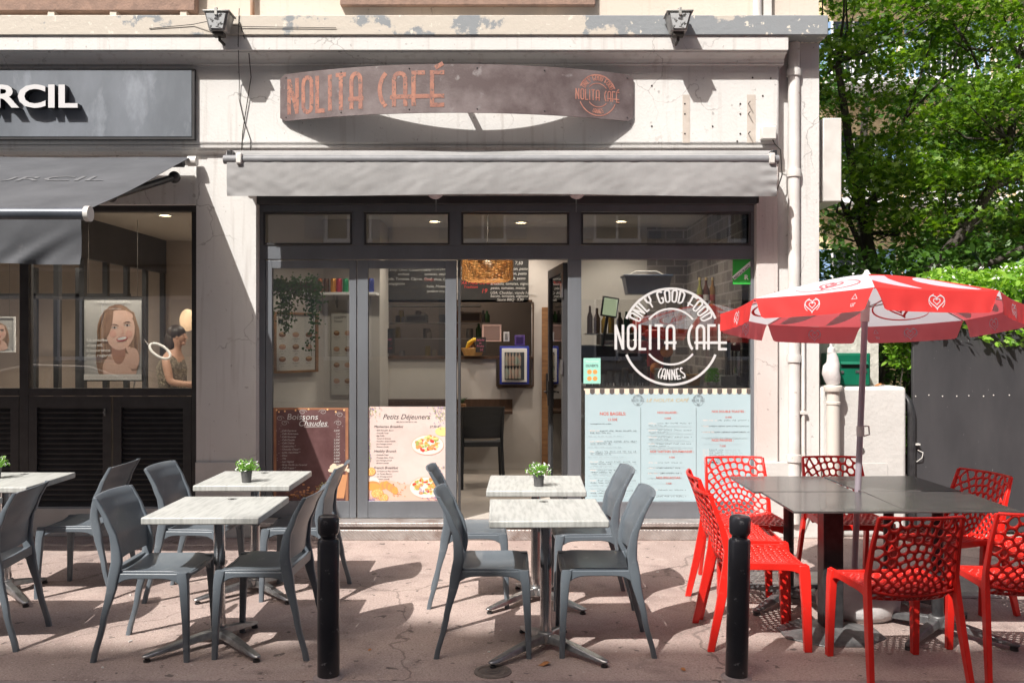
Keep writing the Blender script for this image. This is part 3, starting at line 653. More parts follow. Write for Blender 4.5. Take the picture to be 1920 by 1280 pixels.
t = thing('fascia_sign', 'slate grey fascia sign of the left shop with raised white letters', 'sign')
b = MB(); x0, x1, z0, z1 = -7.5, X(365, -.1), Z(262, -.1), Z(129, -.1); b.box(x0, x1, -.1, -.061, z0, z1); b.build('frame', M['black'], t, bevel=.003)
b = MB(); b.box(x0, x1 - .025, -.104, -.1005, z0 + .025, z1 - .012)
b.build('panel', mat('weathered slate panel', (.10, .115, .135), .55, c2=(.16, .18, .21), scale=2.2, thr=(.4, .7), stretch=(1, 1, .45), c3=(.27, .30, .34), s3=5, t3=(.55, .85), bump=.1, bscale=20), t)
def letters3d(txt, x, z, h, y0, y1, mf, ms, parent, width=None, bold=.02, al='l'):
    vs, fs, wd = glyphs(txt, 0, bold); k = h / .7; kx = width / wd if width else k
    dx = -wd * kx if al == 'r' else 0; me = {}
    edges = {}
    for f in fs:
        for i in range(len(f)):
            e = (f[i], f[(i + 1) % len(f)]); edges[tuple(sorted(e))] = edges.get(tuple(sorted(e)), []) + [e]
    n = len(vs); P = [(x + dx + a * kx, y0, z + c * k) for a, c in vs] + [(x + dx + a * kx, y1, z + c * k) for a, c in vs]
    b = MB(); b.cur = 0; b.add(P, fs); b.cur = 1; b.add(P, [(e[0][0], e[0][1], e[0][1] + n, e[0][0] + n) for e in edges.values() if len(e) == 1])
    return b.build('lettering', [mf, ms], parent, smooth=0)
letters3d('SOURCIL', X(146, -.17), 3.53, .178, -.175, -.106, matc('greyed white letter', .52, .52, .53), M['black'], t, width=1.36, bold=.028, al='r')

def blade():
    t = thing('projecting_sign', 'plain white box sign projecting edge-on from the building corner', 'sign')
    x0 = XR + .055; b = MB(); b.box(x0, x0 + .155, .05, .62, Z(378, .05), Z(221, .05)); b.build('box', M['offwhite'], t, bevel=.008)
    b = MB(); b.box(XR + .003, x0 - .002, .12, .5, Z(376, .1) , Z(228, .1)); b.build('mounting_plate', M['plaster'], t)
blade()

# ------------------------------------------------------------------ awnings
def cafe_awning():
    t = thing('awning', 'retracted grey canvas awning with a plain valance above the cafe windows', 'awning')
    x0, x1 = X(428, -.3), X(1454, -.3)
    b = MB(); b.tube([(x0 - .05, -.15, 3.125), (x1 + .02, -.15, 3.125)], .055, 16); b.build('roller', M['fabric'], t)
    b = MB(); b.tube([(x0 - .03, -.31, 3.075), (x1 + .02, -.31, 3.075)], .036, 16); b.build('front_bar', M['tube'], t)
    for x in (x0 + .1, x1 - .04):
        b = MB(); b.box(x - .022, x + .022, -.36, -.27, 3.035, 3.12); b.build('end_clamp', M['offwhite'], t, bevel=.008)
    b = MB(); b.box(x0 - .02, x0 + .02, -.28, .0, 3.06, 3.16); b.box(x1 - .02, x1 + .02, -.28, .0, 3.06, 3.16); b.build('bracket', M['bmetal'], t, bevel=.005)
    def f(o):
        def g(u, v):
            x = x0 + (x1 - x0) * u; z = 3.05 - v * (.268 + .006 * math.sin(u * 9) - .01 * math.sin(u * 3.1))
            n = mnoise.noise(Vector((u * 17, v * 1.5, 0))) * .009 * v + mnoise.noise(Vector((u * 60 + v * 7, v * 4, 5))) * .004 + mnoise.noise(Vector((u * 34 - v * 4, v * 1.2, 9))) * .012 * v * math.exp(-min(u, 1 - u) * 9) + .008 * math.exp(-((u - .995) / .02) ** 2) * math.sin(v * 20)
            return (x, -.335 + n + o - .02 * v * (1 - v), z)
        return g
    b = MB(); b.slab(240, 14, f(0), f(.003)); v = b.build('valance', M['fabric'], t); fixn(v)
    b = MB()
    b.map = lambda u, v_: (u, -.3385, v_)
    b.build('seam', M['fabric'], t) if False else None
    b = MB(); b.slab(120, 3, lambda u, v: (x0 + .02 + (x1 - x0 - .04) * u, -.13 - .17 * v, 3.178 - .07 * v - .01 * math.sin(v * 3.14) + .003 * mnoise.noise(Vector((u * 20, v, 1)))), lambda u, v: (x0 + .02 + (x1 - x0 - .04) * u, -.13 - .17 * v, 3.174 - .07 * v - .01 * math.sin(v * 3.14)))
    b.build('canvas', M['fabric'], t)
cafe_awning()
def left_awning():
    t = thing('awning', 'extended charcoal canvas awning of the left shop, sloping over the pavement', 'awning')
    xa, xb = -6.6, -2.645; p = 1.9; zt, zf = 3.14, 2.44
    def sl(o):
        def g(u, v):
            return (xa + (xb - xa) * u + .02 * v * 0, -.08 - (p - .08) * v, zt + (zf - zt) * v - .015 * math.sin(math.pi * v) * (1 - .3 * math.sin(u * 6)) + o + .01 * mnoise.noise(Vector((u * 6, v * 2, 0))))
        return g
    b = MB(); b.slab(60, 24, sl(0), sl(-.003)); o = b.build('canvas', M['dfabric'], t); fixn(o)
    b = MB()
    def mp(u, v): q = sl(.004)(1 - u, v); return q
    # ghost lettering on the slope, mirrored by the fold, as printed
    b.map = lambda u, v: sl(.005)((u - xa) / (xb - xa), .48 - v * .5)
    b.text('SOURCIL', -2.98 - .0, .02, .16, width=1.3, al='r'); b.build('lettering', matc('faded grey print', .12, .125, .135), t)
    b = MB(); b.tube([(xa, -p, zf - .02), (xb + .02, -p, zf - .02)], .042, 16); b.build('front_bar', mat('steel blue bar', (.09, .10, .125), .38, .3, c2=(.06, .07, .085), scale=3), t)
    b = MB(); b.tube([(xb + .005, -p, zf - .02), (xb + .035, -p, zf - .02)], .048, 16); b.build('end_cap', M['offwhite'], t)
    b = MB(); b.tube([(xa, -.07, zt - .045), (xb - .06, -.07, zt - .045)], .035, 16); b.build('roller', M['dfabric'], t)
    b = MB(); b.tube([(xb - .02, -.07, zt - .03), (xb + .05, -.07, zt - .03)], .042, 16); b.build('end_cap', M['offwhite'], t)
    def va(o):
        def g(u, v):
            x = xa + (xb - .01 - xa) * u; e = math.exp(-((u - .93) / .04) ** 2)
            return (x + .0 * v, -p - .03 + o + .035 * mnoise.noise(Vector((u * 30 + v * 2.5, v * 1.2, 3))) * v + .02 * e * v, zf - .06 - v * (.27 + .008 * math.sin(u * 14)) + .0 * e)
        return g
    b = MB(); b.slab(160, 12, va(0), va(.003)); o = b.build('valance', M['dfabric'], t); fixn(o)
    for x in (xb - .32, xa + .5):
        b = MB(); b.tube([(x + .18, -.06, 2.98), (x - .05, -.7, 2.72), (x - .02, -p + .03, zf - .05)], [.028, .03, .022], 10); b.ball((x + .18, -.06, 2.98), .05, .05, .05); b.ball((x - .05, -.7, 2.72), .04, .04, .045); b.build('arm', M['bmetal'], t)
left_awning()

# ------------------------------------------------------------------ wall furniture
def floodlight(px, label):
    t = thing('floodlight', label, 'floodlight', (X(px, -.34), 0, 0), 0, 'old floodlights on the ledge')
    y, z = -.34, Z(45, -.34)
    b = MB(); b.rings([[(-.065, y - .045, z - .07), (.06, y - .045, z - .07), (.06, y + .055, z - .07), (-.065, y + .055, z - .07)], [(-.095, y - .07, z + .07), (.095, y - .07, z + .07), (.095, y + .09, z + .07), (-.095, y + .09, z + .07)]]); b.build('housing', M['lampgrey'], t, bevel=.006)
    b = MB(); b.rings([[(-.05, y - .062, z - .055), (.045, y - .062, z - .055), (.075, y - .082, z + .055), (-.078, y - .082, z + .055)], [(-.05, y - .05, z - .055), (.045, y - .05, z - .055), (.075, y - .07, z + .055), (-.078, y - .07, z + .055)]]); b.build('glass', matc('broken lamp glass', .5, .52, .53, rough=.2, c2=(.1, .1, .1), scale=22, thr=(.55, .57)), t)
    b = MB(); b.box(-.105, .105, y - .085, y + .1, z + .071, z + .083); b.box(-.012, .012, y - .088, y - .06, z + .04, z + .1); b.build('lid', M['lampgrey'], t, bevel=.003)
    b = MB(); b.box(-.045, .04, y - .03, y + .04, z - .1, z - .071); b.tube([(0, y + .01, z - .09), (0, y + .01, z - .125), (0, -.216, z - .125)], .012, 8); b.build('bracket', M['wire'], t)
floodlight(411, 'small rusty floodlight with broken glass, on the ledge above the left pilaster')
floodlight(1272, 'small grey floodlight with pale lens, on the ledge above the right end of the cafe')

def downpipe():
    t = thing('downpipe', 'white downpipe with collars running down the right corner of the building', 'pipe')
    x, y = X(1489, -.02), -.015
    b = MB(); b.tube([(x, y, .12), (x, y, 4.098)], .048, 20); b.build('pipe', M['pipe'], t)
    for z in (Z(138), Z(858), Z(672), 3.0 + .02):
        b = MB(); b.lathe([(.049, -.03), (.058, -.03), (.06, .0), (.058, .03), (.049, .03)], (x, y, z)); b.build('collar', M['pipe'], t)
downpipe()
t = thing('conduit', 'thin white conduit beside the thick downpipe on the corner strip', 'pipe')
b = MB(); x = X(1506, -.03); b.tube([(x, -.025, .05), (x + .05, -.05, .25), (x + .02, -.05, .5), (x, -.03, .72), (x, -.03, Z(540))], .016, 12); b.build('pipe', M['pipe'], t)
b = MB(); b.box(x - .03, x + .03, -.05, -.011, Z(776), Z(770)); b.build('clip', M['pipe'], t, bevel=.002)
t = thing('upper_downpipe', 'short white downpipe on the upper wall above the ledge at right', 'pipe')
b = MB(); b.tube([(X(1416), -.06, 4.262), (X(1416), -.06, 6.5)], .038, 14); b.build('pipe', M['pipe'], t)
b = MB(); b.box(X(1428), X(1443), -.06, -.001, 4.27, 6.5); b.build('trunking', M['offwhite'], t)
b = MB(); b.tube([(X(476), -.04, 4.262), (X(476), -.04, 6.5)], .018, 10); tag(b.build('rusty_pipe', matc('rusty pipe paint', .25, .13, .07, c2=(.35, .25, .18), scale=12)), 'thin rusty brown pipe on the cream upper wall', 'pipe')
t = thing('junction_box', 'small white junction box at the right end of the frieze', 'junction box')
b = MB(); b.box(X(1427, -.1), X(1455, -.1), -.12, -.061, Z(262, -.1), Z(237, -.1)); b.build('case', M['offwhite'], t, bevel=.008)
b = MB(); b.tube([(X(1440), -.1, Z(262)), (X(1446), -.1, Z(275)), (X(1458), -.08, Z(285)), (X(1463), -.05, Z(330)), (X(1455), -.02, Z(360))], .005, 6); b.build('cable', M['wire'], t)
b = MB()
b.tube([(X(464), -.225, Z(35)), (X(462), -.215, Z(70)), (X(461), -.21, Z(98)), (X(454), -.075, Z(160)), (X(453), -.07, Z(190)), (X(462), -.07, Z(230)), (X(474), -.07, Z(265)), (X(473), -.05, Z(288))], .003, 6)
b.tube([(X(465), -.225, Z(60)), (X(470), -.21, Z(80)), (X(477), -.16, Z(110)), (X(476), -.08, Z(150)), (X(468), -.075, Z(200)), (X(460), -.07, Z(250)), (X(456), -.05, Z(288))], .004, 6)
b.tube([(X(300), -.22, Z(71)), (X(380), -.225, Z(64)), (X(410), -.27, Z(62)), (X(470), -.225, Z(68)), (X(640), -.222, Z(70))], .003, 6)
tag(b.build('loose_cable', M['wire']), 'loose tangled cables hanging down the frieze left of the curved sign', 'cable')
# old bracket scars and dowels on the frieze
def scars():
    b = MB(); b.cur = 0
    for px, w_ in ((1284, .03), (1405, .035)):
        b.box(X(px) - w_, X(px) + w_, -.0625, -.0605, Z(268, -.06), Z(178, -.06))
    b.cur = 1
    for px, py in ((1284, 195), (1284, 214), (1284, 251), (1388, 195), (1388, 214), (1388, 251), (1411, 146), (1222, 161), (1445, 147), (1430, 180), (1336, 237), (1382, 265), (1222, 237)):
        b.ball((X(px, -.06), -.062, Z(py, -.06)), .008, .005, .008, 8, 5)
    for py in (195, 214, 251): b.tube([(X(1403, -.06), -.06, Z(py, -.06)), (X(1403, -.06), -.12, Z(py, -.06) + .005)], .004, 6)
    tag(b.build('fixing_remnant', [matc('bare plaster patch', .52, .47, .42, rough=.95, c2=(.45, .40, .35), scale=20), M['wire']]), 'old bracket scars, pins and dowels left on the frieze right of the sign', 'fixings')
scars()
for i, px in enumerate((818, 1080)):
    t = thing('globe_lamp', ['round wall lamp tucked under the valance over the second transom pane', 'round wall lamp tucked under the valance over the open doorway post'][i], 'lamp', (X(px), 0, 0), 0, 'round lamps under the cafe valance')
    b = MB(); b.ball((0, -.08, 2.86), .07, .06, .065); b.build('globe', matc('milky lamp globe', .6, .52, .54, rough=.25), t)
    b = MB(); b.lathe([(.095, 0), (.095, .012), (.07, .02)], (0, -.08, 2.875)); b.tube([(0, -.02, 2.83), (0, -.02, 2.7)], .006, 6); b.box(-.02, .02, -.06, .019, 2.87, 2.9); b.build('fitting', M['castalu'], t)

# low wall gas pipe
t = thing('service_pipe', 'thick cream service pipe with a white wrapped top in front of the low wall', 'pipe')
x = X(1562, -.08)
b = MB(); b.tube([(x, -.08, .0), (x, -.08, Z(722))], .052, 20); b.lathe([(.053, 0), (.07, .0), (.078, .03), (.074, .045), (.053, .05)], (x, -.08, Z(722) - .045)); b.lathe([(.053, 0), (.058, .004), (.058, .022), (.053, .026)], (x, -.08, Z(757))); b.build('pipe', matc('cream pipe', .56, .52, .47, rough=.6), t)
b = MB(); z = Z(720)
b.tube([(x + .005, -.08, z), (x - .005, -.08, z + .05), (x - .02, -.08, z + .10), (x - .015, -.08, z + .14), (x - .0, -.08, z + .18), (x - .005, -.08, z + .22), (x - .015, -.08, z + .26)], [.052, .066, .07, .066, .052, .045, .035], 14); b.lathe([(.02, 0), (.033, .01), (.03, .05), (.014, .06), (.01, .16)], (x - .015, -.08, z + .25)); b.build('wrapped_elbow', M['concrete'], t)

# mailbox
t = thing('mailbox', 'green metal mailbox standing on the low wall', 'mailbox')
x0, x1, z0, z1 = X(1568, .05), X(1632, .05), 1.252, Z(662, .05)
b = MB(); b.box(x0 - .045, x1, .05, .29, z0, z1); b.build('case', M['green'], t, bevel=.006)
b = MB(); b.box(x0 + .012, x1 - .012, .04, .0495, z0 + .012, z1 - .012); b.build('front', M['green'], t, bevel=.003)
b = MB(); b.box(x0 + .03, x1 - .03, .028, .0395, z1 - .085, z1 - .05); b.rings([[(x0 + .03, .0395, z1 - .05), (x1 - .03, .0395, z1 - .05), (x1 - .03, .036, z1 - .052), (x0 + .03, .036, z1 - .052)], [(x0 + .03, .02, z1 - .09), (x1 - .03, .02, z1 - .09), (x1 - .03, .016, z1 - .092), (x0 + .03, .016, z1 - .092)]]); b.build('flap', M['green'], t)
b = MB(); b.box(x0 + .03, x1 - .03, .0385, .0397, z1 - .125, z1 - .093); b.build('slot', matc('dark green slot', .004, .03, .02), t)
b = MB(); b.tube([(x0 + .045, .039, z0 + .12), (x0 + .045, .03, z0 + .12)], .013, 14); b.box(x1 - .13, x1 - .035, .034, .0395, z0 + .112, z0 + .135); b.build('lock', M['castalu'], t)

# ------------------------------------------------------------------ posters and stickers on the glass
def fl_lines(b, u0, v, w_, h, n, gap, rnd, var=.4):
    for i in range(n): b.lines(u0, v - i * gap, w_ * (1 - var * rnd.random()), h, rnd)
YG = .118
def petit():
    rnd = random.Random(3); x0, z0 = X(690, YG), Z(941, YG); W, H = X(835, YG) - x0, Z(762, YG) - z0
    mats = [matc('cream pink paper', .62, .49, .45, rough=.5, c2=(.67, .56, .52), scale=5), M['ink'], matc('orange print', .75, .33, .08), matc('plate print', .8, .68, .62), matc('green print', .35, .42, .10), matc('lavender print', .30, .22, .42), matc('yellow print', .80, .62, .25), matc('bread print', .62, .28, .10), matc('red print', .6, .06, .04), matc('blush print', .72, .45, .36)]
    b = MB()
    b.auto = 1.2e-5
    def lay(k): b.map = xz(x0, z0, YG - .0006 * k); b.dy = 0
    lay(0); b.rect(0, W, 0, H)
    b.add([(x0, YG + .002, z0), (x0 + W, YG + .002, z0), (x0 + W, YG + .002, z0 + H), (x0, YG + .002, z0 + H)], [(0, 1, 2, 3)])
    lay(1); b.cur = 9
    b.poly([(0, 0), (W, 0), (W, .18)] + [(W * (1 - k / 10), .17 + .02 * math.sin(k)) for k in range(11)])
    lay(2); b.cur = 1
    b.text('Petits Déjeuners', W / 2, H - .105, .042, width=.40, shear=.35, al='c')
    b.text('BRUNCH DE 9H À 14H', W / 2, H - .135, .012, al='c')
    for s_, v, p in (('Manhattan Breakfast', H - .178, '27,50 €'), ('Healthy Brunch', H - .385, '19,50 €'), ('French Breakfast', H - .525, '8 €')):
        b.text(s_, .05, v, .021, shear=.35); b.text(p, W - .05, v, .018, al='r', shear=.2)
    for s_, v in zip(('Œufs Brouillés, Bacon', 'Avocado Toast', 'Egg Muffin', 'Yaourt & Granola', "Pancakes, Sirop d'érable", "Jus d'orange pressé", 'Boisson chaude'), range(7)): b.text('· ' + s_, .065, H - .205 - .023 * v, .0115, shear=.2)
    for s_, v in zip(('Avocado Toast', 'Fromage blanc, Fruits', "Jus d'orange pressé", 'Boisson chaude'), range(4)): b.text('· ' + s_, .065, H - .412 - .023 * v, .0115, shear=.2)
    for s_, v in zip(('Croissant ou Pain chocolat', 'ou Tartine Beurre', "Jus d'orange pressé", 'Boisson chaude'), range(4)): b.text('· ' + s_, .07, H - .55 - .022 * v, .0115, shear=.2)
    def plate_(u, v, r):
        lay(3); b.cur = 3; b.disc(u, v, r, r * .62); lay(4); b.cur = 9; b.ring(u, v, r * .0 + .001, .001) if 0 else None
        b.ribbon([(u + r * math.cos(R(a)), v + r * .62 * math.sin(R(a))) for a in range(0, 360, 12)], .006, closed=True)
        for k in range(80):
            a = rnd.uniform(0, 6.28); q = r * .78 * math.sqrt(rnd.random()); b.cur = rnd.choice([6, 6, 6, 2, 8, 4, 7, 7, 4]); lay(5 + k * .02)
            b.disc(u + q * math.cos(a), v + .012 + q * .6 * math.sin(a), rnd.uniform(.008, .02), rnd.uniform(.006, .014), 7, rnd.random())
    plate_(W * .77, H * .60, .135); plate_(W * .76, H * .155, .145)
    lay(3); b.cur = 6; b.disc(W * .96, H * .74, .06, .038)
    def orange(u, v, r):
        lay(6); b.cur = 2; b.disc(u, v, r, r * .8); lay(7); b.cur = 6; b.disc(u, v, r * .82, r * .64); lay(8); b.cur = 2
        for k in range(9): a = k * 40; b.ribbon([(u + r * .12 * math.cos(R(a)), v + r * .1 * math.sin(R(a))), (u + r * .7 * math.cos(R(a)), v + r * .55 * math.sin(R(a)))], [.001, r * .3])
    orange(.08, .075, .052); orange(.13, .04, .042); orange(.02, .26, .045)
    lay(4)
    for k in range(7): b.cur = 7 if k % 2 else 2; b.disc(.12 + k * .018, .155 - abs(k - 2) * .008 - k * .004, .026, .034, 12)
    b.cur = 3; b.disc(.04, .18, .055, .03); b.cur = 7; b.disc(.04, .15, .06, .03); lay(4.5); b.cur = 2; b.disc(.04, .13, .06, .03)
    for k in range(26): lay(4.7); b.cur = 7; b.disc(.2 + rnd.uniform(0, .12), .05 + rnd.uniform(0, .12), .006, .004, 6)
    for cu, cv, n, rx, ry, cs in ((.03, H - .04, 60, .06, .07, (5, 4, 9)), (W - .04, H - .05, 70, .06, .1, (5, 4, 5)), (.01, H * .5, 30, .012, .1, (4, 5)), (W * .9, H * .34, 26, .06, .03, (5, 5, 4)), (.05, .02, 40, .06, .025, (5, 5, 9)), (W * .7, .1, 14, .04, .03, (5,)), (W * .85, .03, 30, .1, .02, (5, 9))):
        for k in range(n):
            lay(9 + k * .01); b.cur = rnd.choice(cs); u = min(max(cu + rnd.gauss(0, rx * .6), .008), W - .008); v = min(max(cv + rnd.gauss(0, ry * .6), .008), H - .008)
            a = rnd.uniform(0, 3.14); b.ribbon([(u, v), (u + .006 * math.cos(a), v + .006 * math.sin(a)), (u + .012 * math.cos(a), v + .012 * math.sin(a))] if 0 else [(u - .006 * math.cos(a), max(v - .006 * math.sin(a), .001)), (u + .006 * math.cos(a), v + .006 * math.sin(a))], [.002, .007])
    tag(b.build('menu_poster', mats, smooth=0), 'pale pink breakfast menu poster with plates and oranges on the second door', 'poster')
petit()
def boissons():
    rnd = random.Random(5); x0, z0 = X(512, YG), Z(938, YG); W, H = X(654, YG) - x0, Z(764, YG) - z0
    mats = [matc('brown blackboard print', .085, .035, .035, rough=.5, c2=(.14, .07, .07), scale=6), M['chalkwhite'], matc('printed oak frame', .36, .17, .09, rough=.5, c2=(.25, .11, .06), scale=8), matc('caramel print', .55, .26, .12), matc('warm glow print', .85, .5, .22), matc('cream print', .75, .6, .45), matc('sage print', .42, .38, .2)]
    b = MB()
    b.auto = 1.2e-5
    def lay(k): b.map = xz(x0, z0, YG - .0006 * k); b.dy = 0
    lay(0); b.rect(0, W, 0, H); b.add([(x0, YG + .002, z0), (x0 + W, YG + .002, z0), (x0 + W, YG + .002, z0 + H), (x0, YG + .002, z0 + H)], [(0, 1, 2, 3)])
    lay(1); b.cur = 2; b.rect(.005, .028, 0, H); b.rect(W - .028, W - .005, 0, H); b.rect(0.028, W - .028, H - .018, H)
    lay(2); b.cur = 1
    b.text('Boissons', .12, H - .1, .05, width=.26, shear=.15); b.text('Chaudes', .22, H - .155, .05, width=.24, shear=.35)
    b.ribbon([(.26, H - .165), (.47, H - .158)], .003)
    for i, (s_, p) in enumerate((('Café Expresso', '2,50€'), ('Café Américano', '3 €'), ('Café Noisette', '3 €'), ('Café Double', '5,50€'), ('Café Crème', '5,50€'), ('Cappuccino *', '5,50€'), ('Chocolat Chaud *', '5,50€'), ('Latte, macchiato *', '5,50€'), ('Déca', '3,50€'), ('Thé', '5,50€'), ('Lait Végétal', '0,80€'), ('Sirop Vanille ou Caramel', '0,50€'), ('Café Frappé *', '6 €'), ('Café Frappé Latte *', '7 €'), ('Chocolat Frappé *', '7,50€'))):
        v = H - .2 - .0262 * i
        if i < 15: b.text('- ' + s_, .065, v, .0145, shear=.3); b.text(p, W - .075, v, .0145, al='r', shear=.3)
    for cx, cy, sg in ((.06, H - .09, 1), (.56, H - .06, -1), (.55, H - .13, -1), (.10, H - .13, 1), (.25, H - .035, 1), (.42, H - .035, -1)):
        b.ribbon([(cx + sg * .035 * (1 - k / 16) * math.cos(k * .7), cy + .022 * (1 - k / 20) * math.sin(k * .7)) for k in range(14)], .0022)
    for k in range(40): u = rnd.choice([rnd.uniform(.03, .09), rnd.uniform(W - .1, W - .03)]); b.disc(u, rnd.uniform(.1, H - .05), .0025, n=5)
    lay(3)
    for u, v in ((.03, H - .02), (.05, H - .035), (.1, H - .03), (.19, H - .022), (.3, H - .012), (.46, H - .015), (.53, H - .035), (.6, H - .02)): b.cur = 4; b.disc(u, v, .008, n=8)
    # frothy glass, flowers, beans along the foot
    b.cur = 3; b.poly([(W - .14, .02), (W - .04, .02), (W - .01, .22), (W - .16, .22)]); lay(4); b.cur = 5
    for k in range(30): b.disc(W - .085 + rnd.gauss(0, .03), .25 + abs(rnd.gauss(0, .025)), .02, .016, 8)
    b.cur = 6
    for cx, cy in ((.43, .13), (.4, .1), (.47, .11)):
        for k in range(6): a = k * 60; b.ribbon([(cx, cy), (cx + .035 * math.cos(R(a)), cy + .03 * math.sin(R(a)))], [.004, .016])
    b.cur = 3
    for k in range(90): lay(5); b.cur = rnd.choice([2, 3, 3]); b.disc(rnd.uniform(.12, .5), .02 + abs(rnd.gauss(0, .04)), .012, .007, 7, rnd.random())
    tag(b.build('menu_poster', mats, smooth=0), 'dark brown hot drinks menu poster with white chalk lettering on the first door', 'poster')
boissons()
def menu_film():
    rnd = random.Random(9); x0, z0 = X(1097, YG), Z(940, YG); W, H = X(1409, YG) - x0, Z(728, YG) - z0; k_ = W / 312.0
    b = MB(); mats = [M['blue'], M['ink'], matc('coral red print', .55, .12, .08), M['inkgold'], matc('taupe scallop', .10, .085, .08), matc('cream scallop', .72, .62, .5), matc('thin grey print', .2, .24, .26), matc('peach print', .8, .55, .45)]
    b.auto = 1.2e-5
    def lay(k): b.map = xz(x0, z0, YG - .0006 * k); b.dy = 0
    def q(px, py): return (px - 1097) * k_, (940 - py) * k_
    lay(0); b.rect(0, W, 0, H - 2 * k_); b.add([(x0, YG + .002, z0), (x0 + W, YG + .002, z0), (x0 + W, YG + .002, z0 + H), (x0, YG + .002, z0 + H)], [(0, 1, 2, 3)])
    lay(1); b.cur = 5; b.rect(-.01, W, H - .014, H)
    n = 34
    for i in range(n):
        b.cur = 4 if i % 2 else 5; u = W * i / n; w_ = W / n
        lay(1.5); b.poly([(u, H - .002), (u, H - .028)] + [(u + w_ / 2 - w_ / 2 * math.cos(R(a)), H - .03 - w_ / 2 * math.sin(R(a))) for a in (20, 50, 90, 130, 160)] + [(u + w_, H - .028), (u + w_, H - .002)])
    lay(2); b.cur = 3; u, v = q(1252, 753); b.text('LE NOLITA CAFÉ', u, v, .028, width=80 * k_, shear=.3, al='c')
    b.cur = 6
    for px in (1196, 1309): u, v = q(px, 750); logo(b, u, v, .046, b.map)
    b.cur = 6
    for px in (1201, 1305): u, v = q(px, 860); b.rect(u - .0015, u + .0015, .0, H - .16)
    def head(px, py, s_, pr, c=2, h=.02): b.cur = c; u, v = q(px, py); b.text(s_, u, v, h, al='c', bold=.02); u, v = q(px, py + 10.5); b.text(pr, u, v, h * .8, al='c', bold=.01)
    head(1149, 778, 'NOS BAGELS:', '13.50€', h=.026); head(1252, 775, 'NOS SALADES :', '14.90€', h=.018); head(1366, 773, 'NOS DOUBLE TOASTES :', '10.90€', h=.018)
    head(1260, 848, 'NOS TARTINES GOURMANDES :', '9.90€', h=.018); head(1355, 827, 'NOS PANINIS :', '7.50€', h=.02); head(1254, 897, 'NOS FOCACCIAS :', '7.90€', h=.018)
    b.cur = 1
    u, v = q(1107, 795); b.text('Accompagnement frites ou salade', u, v, .009)
    def item(px, py, w_, two=True):
        b.cur = 7; u, v = q(px, py); a = rnd.uniform(8, 26) * k_; b.lines(u, v, a, .010, rnd); b.cur = 1; b.lines(u + a + .01, v, w_ * k_ - a, .011, rnd)
        if two: u, v = q(px + 1, py + 4); b.lines(u, v, w_ * .45 * k_, .011, rnd)
        b.cur = 6; u, v = q(px - 3, py + 10); b.lines(u, v, w_ * rnd.uniform(.7, 1.05) * k_, .008, rnd)
    for py in (808, 828, 847, 866, 882, 901, 920): item(1106, py, 84)
    for py in (794, 807, 820, 832): item(1215, py, 78)
    for py in (867, 877, 887): item(1215, py, 60, False)
    for py in (918, 930): item(1215, py, 66, False)
    for py in (788, 799, 810): item(1316, py, 84, False)
    for i in range(7): b.cur = 7; u, v = q(1316, 842.5 + i * 3.3); b.lines(u, v, 10 * k_, .008, rnd); b.cur = 1; b.lines(u + 12 * k_, v, 26 * k_, .010, rnd); b.cur = 6; b.lines(u + 42 * k_, v, rnd.uniform(25, 38) * k_, .008, rnd)
    head(1338, 868, 'LE MENU :', '', 1, .016); item(1322, 882, 80); item(1322, 900, 80)
    tag(b.build('menu_board', mats, smooth=0), 'pale blue menu film with scalloped top on the lower half of the big window', 'menu board')
menu_film()
b = MB(); logo(b, X(1258, YG), Z(631, YG), .405, xz(0, 0, YG)); tag(b.build('window_decal', M['vinyl'], smooth=0), 'large round white cafe logo decal on the upper half of the big window', 'decal')
b = MB(); x0, z0 = X(1374, YG), Z(533, YG); W, H = X(1411, YG) - x0, Z(484, YG) - z0
b.map = xz(x0, z0, YG); b.rect(0, W, 0, H); b.map = xz(x0, z0, YG - .0006); b.cur = 1; b.ribbon([(0.005, .05), (W - .005, .185)], .035)
b.cur = 2
def _rot(u, v): a = math.atan2(.135, W); return (x0 + .012 + u * math.cos(a) - v * math.sin(a), YG - .0012, z0 + .05 + u * math.sin(a) + v * math.cos(a))
b.map = _rot; b.text('RESTAURANT', .0, -.008, .018, width=.17, bold=.02)
b.map = xz(x0, z0, YG - .0012); b.cur = 1; b.text('R', W - .05, .04, .04, al='c', bold=.02); b.cur = 2; b.lines(.015, H - .025, .08, .008); b.lines(.04, .012, .1, .008)
tag(b.build('licence_sticker', [matc('bright green sticker', .03, .42, .05), M['white'], M['ink']], smooth=0), 'green restaurant licence sticker in the top right corner of the window', 'sticker')
b = MB(); x0, z0 = X(1094, YG), Z(719, YG); W, H = X(1126, YG) - x0, Z(671, YG) - z0
b.map = xz(x0, z0, YG); b.rect(0, W, 0, H); b.map = xz(x0, z0, YG - .0006); b.cur = 1; b.text('OUVERTS', W / 2, H - .075, .02, al='c', bold=.02, width=.105); b.cur = 3; b.text('Nous sommes', W / 2, H - .035, .016, al='c', shear=.3, width=.11); b.cur = 2
for u, v in ((.35, .46), (.68, .46), (.35, .2), (.68, .2)): b.disc(W * u, H * v, .02, .02, 14)
tag(b.build('opening_sticker', [matc('mint sticker', .30, .62, .52), M['ink'], matc('orange clock', .8, .3, .08), M['white']], smooth=0), 'mint green opening sticker with orange clocks at the lower left of the window', 'sticker')
